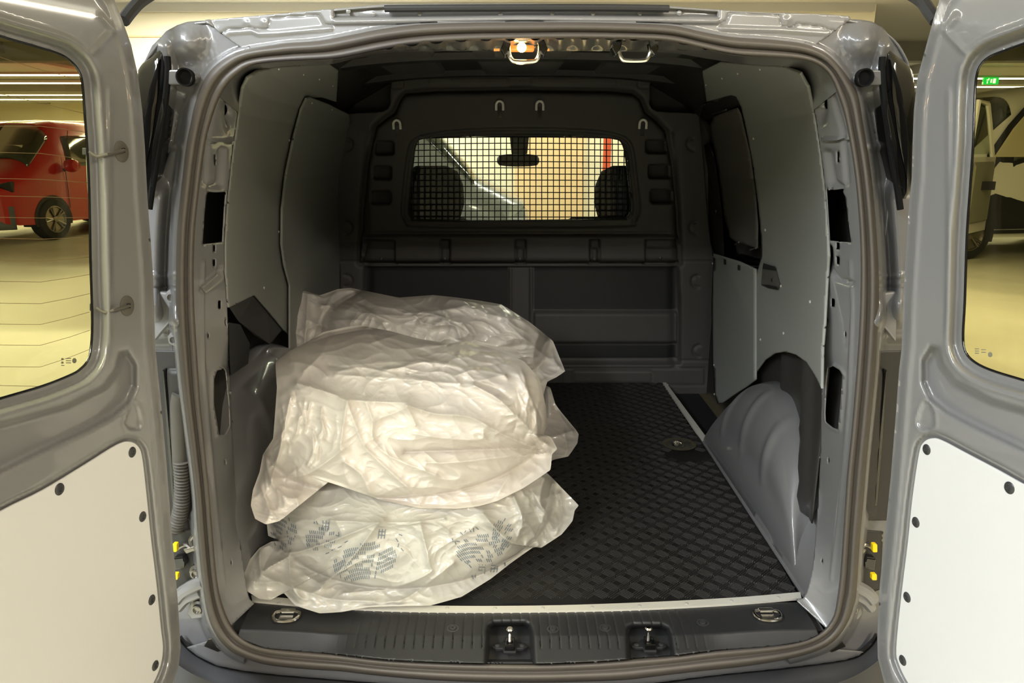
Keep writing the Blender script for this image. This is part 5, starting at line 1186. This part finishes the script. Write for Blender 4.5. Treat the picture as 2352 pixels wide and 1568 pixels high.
def wrinkles(seed, n, u0, u1, v0, v1, L, slope, w, h):
    r = random.Random(seed); out = []
    for _ in range(n):
        u, v = r.uniform(u0, u1), r.uniform(v0, v1); l_ = r.uniform(.5, 1.2)*L; a = slope+r.uniform(-.35, .35)
        out.append(([(u, v), (u+l_*.35*math.cos(a), v+l_*.35*math.sin(a)+r.uniform(-6, 6)), (u+l_*.7*math.cos(a), v+l_*.7*math.sin(a)+r.uniform(-6, 6)), (u+l_*math.cos(a+.15), v+l_*math.sin(a+.15))], r.uniform(.6, 1.3)*w, h*r.uniform(.5, 1.2)*r.choice((1, 1, -.7))))
    return out
RT = [(667,678),(675,664),(708,670),(734,678),(775,664),(805,661),(866,673),(917,683),(994,677),(1050,683),(1100,690),(1152,699),(1213,737),(1239,757),(1270,783),(1285,820),(1298,852),(1278,866),(1257,877),(1240,930),(1150,980),(900,980),(720,920),(680,820),(667,762)]
fT = [([(708,668),(704,740),(700,790)],5,.016),([(775,664),(740,720),(720,770)],6,.014),([(805,661),(860,700),(930,712),(965,736)],6,.012),([(917,683),(975,715),(1080,700)],6,.010),([(1050,683),(1120,720),(1213,737)],6,.010),([(1000,740),(1040,745),(1060,780)],6,.016),([(1023,724),(1035,760),(1010,785)],5,.014),([(1060,740),(1085,770)],5,.012),([(1160,740),(1230,800),(1298,852)],7,.014),([(1239,757),(1225,830),(1257,877)],6,.010),([(740,700),(850,720),(1000,728)],6,.010),([(690,760),(780,735),(880,740)],5,.010)]
make_bag('bag wrapped wheel at the back, topmost against the bulkhead', RT, bagg((-.30, 1.20, 1.00), .40, .155, 3.2), BAG1, fT+wrinkles(2, 26, 690, 1180, 680, 800, 120, .15, 3, .008), 11, .016, back=.20)
RB = [(1180,880),(1240,880),(1264,890),(1275,926),(1285,941),(1323,987),(1329,997),(1326,1018),(1305,1048),(1270,1056),(1200,1110),(1000,1100),(860,1040),(800,960),(820,880),(950,860)]
make_bag('bag wrapped wheel lowest at the back, corner showing beside the front pair', RB, bagg((-.30, 1.16, .74), .40, .135, 3.2), BAG1, [([(1323,987),(1280,1000),(1240,1010)],6,.014),([(1264,890),(1290,960),(1305,1048)],7,.010)], 21, .012, back=.20)
FB = [(700,1060),(900,1040),(1100,1040),(1254,1084),(1295,1125),(1329,1160),(1320,1172),(1315,1196),(1290,1227),(1244,1257),(1224,1257),(1173,1293),(1127,1329),(1060,1370),(989,1390),(900,1392),(846,1394),(785,1405),(734,1408),(678,1390),(652,1362),(622,1377),(596,1375),(563,1354),(558,1324),(571,1288),(596,1258),(624,1243),(628,1258),(640,1240),(616,1230),(612,1190),(630,1120)]
fB = [([(645,1262),(670,1270),(740,1250),(830,1215),(880,1195)],5,.014),([(870,1200),(800,1290),(740,1345)],6,.014),([(965,1200),(985,1290),(985,1316),(900,1350),(790,1362)],5,.010),([(1042,1292),(940,1370),(890,1382)],5,.010),([(596,1258),(600,1310),(622,1300),(660,1280)],6,.018),([(600,1320),(660,1345),(680,1352)],7,.016),([(665,1270),(668,1340),(690,1372)],6,.014),([(680,1350),(760,1375),(860,1380)],6,.012),([(760,1195),(870,1200),(950,1198),(1020,1190)],4,.008),([(1110,1180),(1165,1240),(1224,1257)],6,.018),([(1180,1140),(1200,1190),(1190,1230)],5,.014),([(1254,1084),(1240,1150),(1270,1215)],6,.016),([(1295,1125),(1260,1160),(1230,1240)],6,.012),([(700,1320),(740,1345),(720,1360)],5,.010),([(560,1330),(600,1338),(640,1335)],6,.012)]
gB = bagg((-.30, .50, .735), .385, .150, 3.0)
fbag = make_bag('bag wrapped wheel lowest at the front, printed with blue grey tread marks', FB, gB, BAG2, fB+wrinkles(4, 14, 580, 1000, 1180, 1370, 80, .2, 3, .005)+wrinkles(5, 12, 1180, 1290, 1110, 1230, 70, 1.1, 3, .008), 31, .008, back=.14)
FT = [(633,831),(662,808),(708,783),(744,762),(800,750),(826,747),(897,760),(963,778),(1030,788),(1076,785),(1142,803),(1203,829),(1239,870),(1252,926),(1257,972),(1249,997),(1265,1003),(1280,1030),(1268,1043),(1264,1079),(1203,1120),(1142,1150),(1100,1162),(1050,1168),(963,1166),(872,1147),(785,1117),(713,1094),(700,1096),(693,1115),(680,1145),(668,1176),(642,1196),(611,1204),(586,1191),(576,1160),(581,1125),(596,1084),(604,1043),(627,1007),(632,946),(636,890),(634,859)]
fF = [([(683,880),(765,905),(800,918),(933,925)],5,.016),([(797,922),(785,1000),(782,1030)],5,.016),([(797,922),(830,1010),(860,1050),(955,1135)],5,.014),([(840,925),(855,965),(858,1010),(900,1050),(1000,1090)],5,.012),([(860,965),(930,938)],5,.010),([(935,935),(955,975)],5,.010),([(935,930),(1000,950),(1080,958),(1160,1000),(1249,1035)],5,.018),([(1249,1035),(1180,1030),(1060,1034),(930,1038)],6,-.022),([(1262,1040),(1150,1050),(1040,1062),(980,1062)],5,.014),([(1090,885),(1150,920),(1220,990),(1255,1020)],6,.016),([(625,1100),(700,1090),(750,1060),(790,1030)],7,.014),([(625,1095),(650,1000),(665,920),(672,915)],6,.014),([(605,1030),(625,1110),(655,1140),(682,1145)],6,.018),([(600,1120),(620,1170),(612,1200)],5,.008),([(640,1000),(690,960),(700,920)],6,.008),([(950,995),(1010,1005),(1100,1010),(1110,995)],5,.010),([(835,752),(900,800),(1020,790)],8,.012),([(760,760),(740,810),(700,850)],7,.010),([(780,840),(950,830),(1090,850)],7,.008),([(770,860),(930,870),(1060,880),(1160,860)],6,.008),([(1190,860),(1225,930),(1235,1000)],5,.010),([(790,1060),(830,1090),(850,1135)],4,.010),([(1170,1090),(1140,1140)],5,.008),([(713,1094),(850,1140),(1000,1160),(1140,1140)],5,-.008)]
gF = bagg((-.315, .50, .985), .385, .160, 3.4)
make_bag('bag wrapped wheel on top at the front, large pale knotted one', FT, gF, BAG1, fF+wrinkles(6, 30, 660, 1150, 775, 880, 130, .02, 3, .006)+wrinkles(7, 16, 640, 780, 900, 1060, 70, 1.5, 3, .007)+wrinkles(8, 14, 1180, 1240, 850, 1010, 80, 1.4, 2.5, .006)+wrinkles(9, 10, 590, 680, 1060, 1170, 50, 1.2, 3, .006), 41, .009, back=.14)
# tread print on the lowest front bag: small blue-grey bars in arcs, each stuck to the film
PR = M('tread_print', (112, 120, 127), .5)
def bagpt(u, v, g, off): 
    P = hit(np.atleast_1d(u), np.atleast_1d(v), g, .9, 3.6, 200); D = ray(np.atleast_1d(u), np.atleast_1d(v)); D /= np.linalg.norm(D, axis=-1)[..., None]; return P-D*off
from mathutils.bvhtree import BVHTree
def bvh(o):
    me = o.data; off = np.array(ORG[o.name]); return BVHTree.FromPolygons([tuple(np.array(v.co)+off) for v in me.vertices], [tuple(p.vertices) for p in me.polygons])
BT = bvh(fbag)
def stick(u, v, off=.0008):
    D = Vector(ray(u, v)).normalized(); h = BT.ray_cast(Vector(CAMP), D)
    return None if h[0] is None else np.array(h[0]-D*off)
pm = MB()
def bar(u, v, L, wd, ang):
    c, s = math.cos(ang), math.sin(ang); n = 3
    top = []; bot = []
    for k in range(n):
        t = (k/(n-1)-.5)*L
        a = stick(u+c*t-s*wd/2, v+s*t+c*wd/2); b = stick(u+c*t+s*wd/2, v+s*t-c*wd/2)
        if a is None or b is None or abs(a[1]-b[1]) > .03: return
        top.append(a); bot.append(b)
    if max(np.linalg.norm(top[0]-top[1]), np.linalg.norm(top[1]-top[2])) > .05: return
    pm.add(top+bot, [(0, 1, 4, 3), (1, 2, 5, 4)])
rs = random.Random(5)
def leaf(cx, cy, a, b, rot, seamang, pitch=5.2, ang=1.35):
    """an oval field of upright bars cut by curved seams"""
    for i in np.arange(-a, a, pitch):
        for j in np.arange(-b, b, 9.5):
            x, y = i, j+4*math.sin(i/17)
            if (x/a)**2+(y/b)**2 > 1: continue
            if any(abs((x*math.cos(sa)+y*math.sin(sa))-o-.003*(x*math.sin(sa)-y*math.cos(sa))**2) < 4 for sa, o in seamang): continue
            u = cx+x*math.cos(rot)-y*math.sin(rot); v = cy+x*math.sin(rot)+y*math.cos(rot)
            bar(u, v, 8.2, 2.2, ang+rot+.25*math.sin(i/23))
leaf(838, 1290, 76, 40, -.25, ((1.2, -12), (.5, 22), (2.2, 5)), 4.5, 1.75)
leaf(1102, 1262, 56, 32, -.2, ((1.2, 10), (.4, 14), (2.3, -12)), 4.5, 1.2)
leaf(1152, 1228, 24, 36, .1, ((1.0, 6), (.2, 0)), 4.6, 1.9)
leaf(736, 1238, 36, 24, -.1, ((1.3, 4), (.5, 8)), 4.5, 1.6)
leaf(650, 1225, 30, 36, .3, ((1.0, 6), (.2, 0), (2., 9)), 4.8, 1.0)
for (cx, cy, r_) in ((748, 1206, .1), (877, 1226, .15), (1107, 1307, .1), (1136, 1303, .2)):   # the little ladder marks
    for k in (-7, 0, 7): bar(cx+k, cy, 22, 2.2, PI/2+r_)
    for k in (-5, 3): bar(cx, cy+k, 16, 2.0, r_*.3)
for (u, v, a) in ((722, 1198, 1.6), (728, 1200, 1.2), (775, 1230, .3), (778, 1226, 1.5), (912, 1240, 1.), (920, 1228, .4), (915, 1252, 1.8), (924, 1262, .9), (1040, 1240, 1.3), (1046, 1246, 1.3), (1052, 1243, .2), (1060, 1225, .8), (1068, 1222, 1.9), (1080, 1218, 1.), (1088, 1217, 1.5), (1096, 1213, .7), (1080, 1300, .9), (1075, 1292, 1.8), (1086, 1325, 1.3), (1092, 1322, 1.7), (1160, 1295, 1.5), (765, 1262, -.4), (752, 1270, -.35), (780, 1256, -.5), (795, 1244, -.5)):
    bar(u, v, 9, 2.4, a)
prt = pm.build('tread_print', PR, fbag, smooth=False, kind='stuff', label='blue grey tyre tread print')
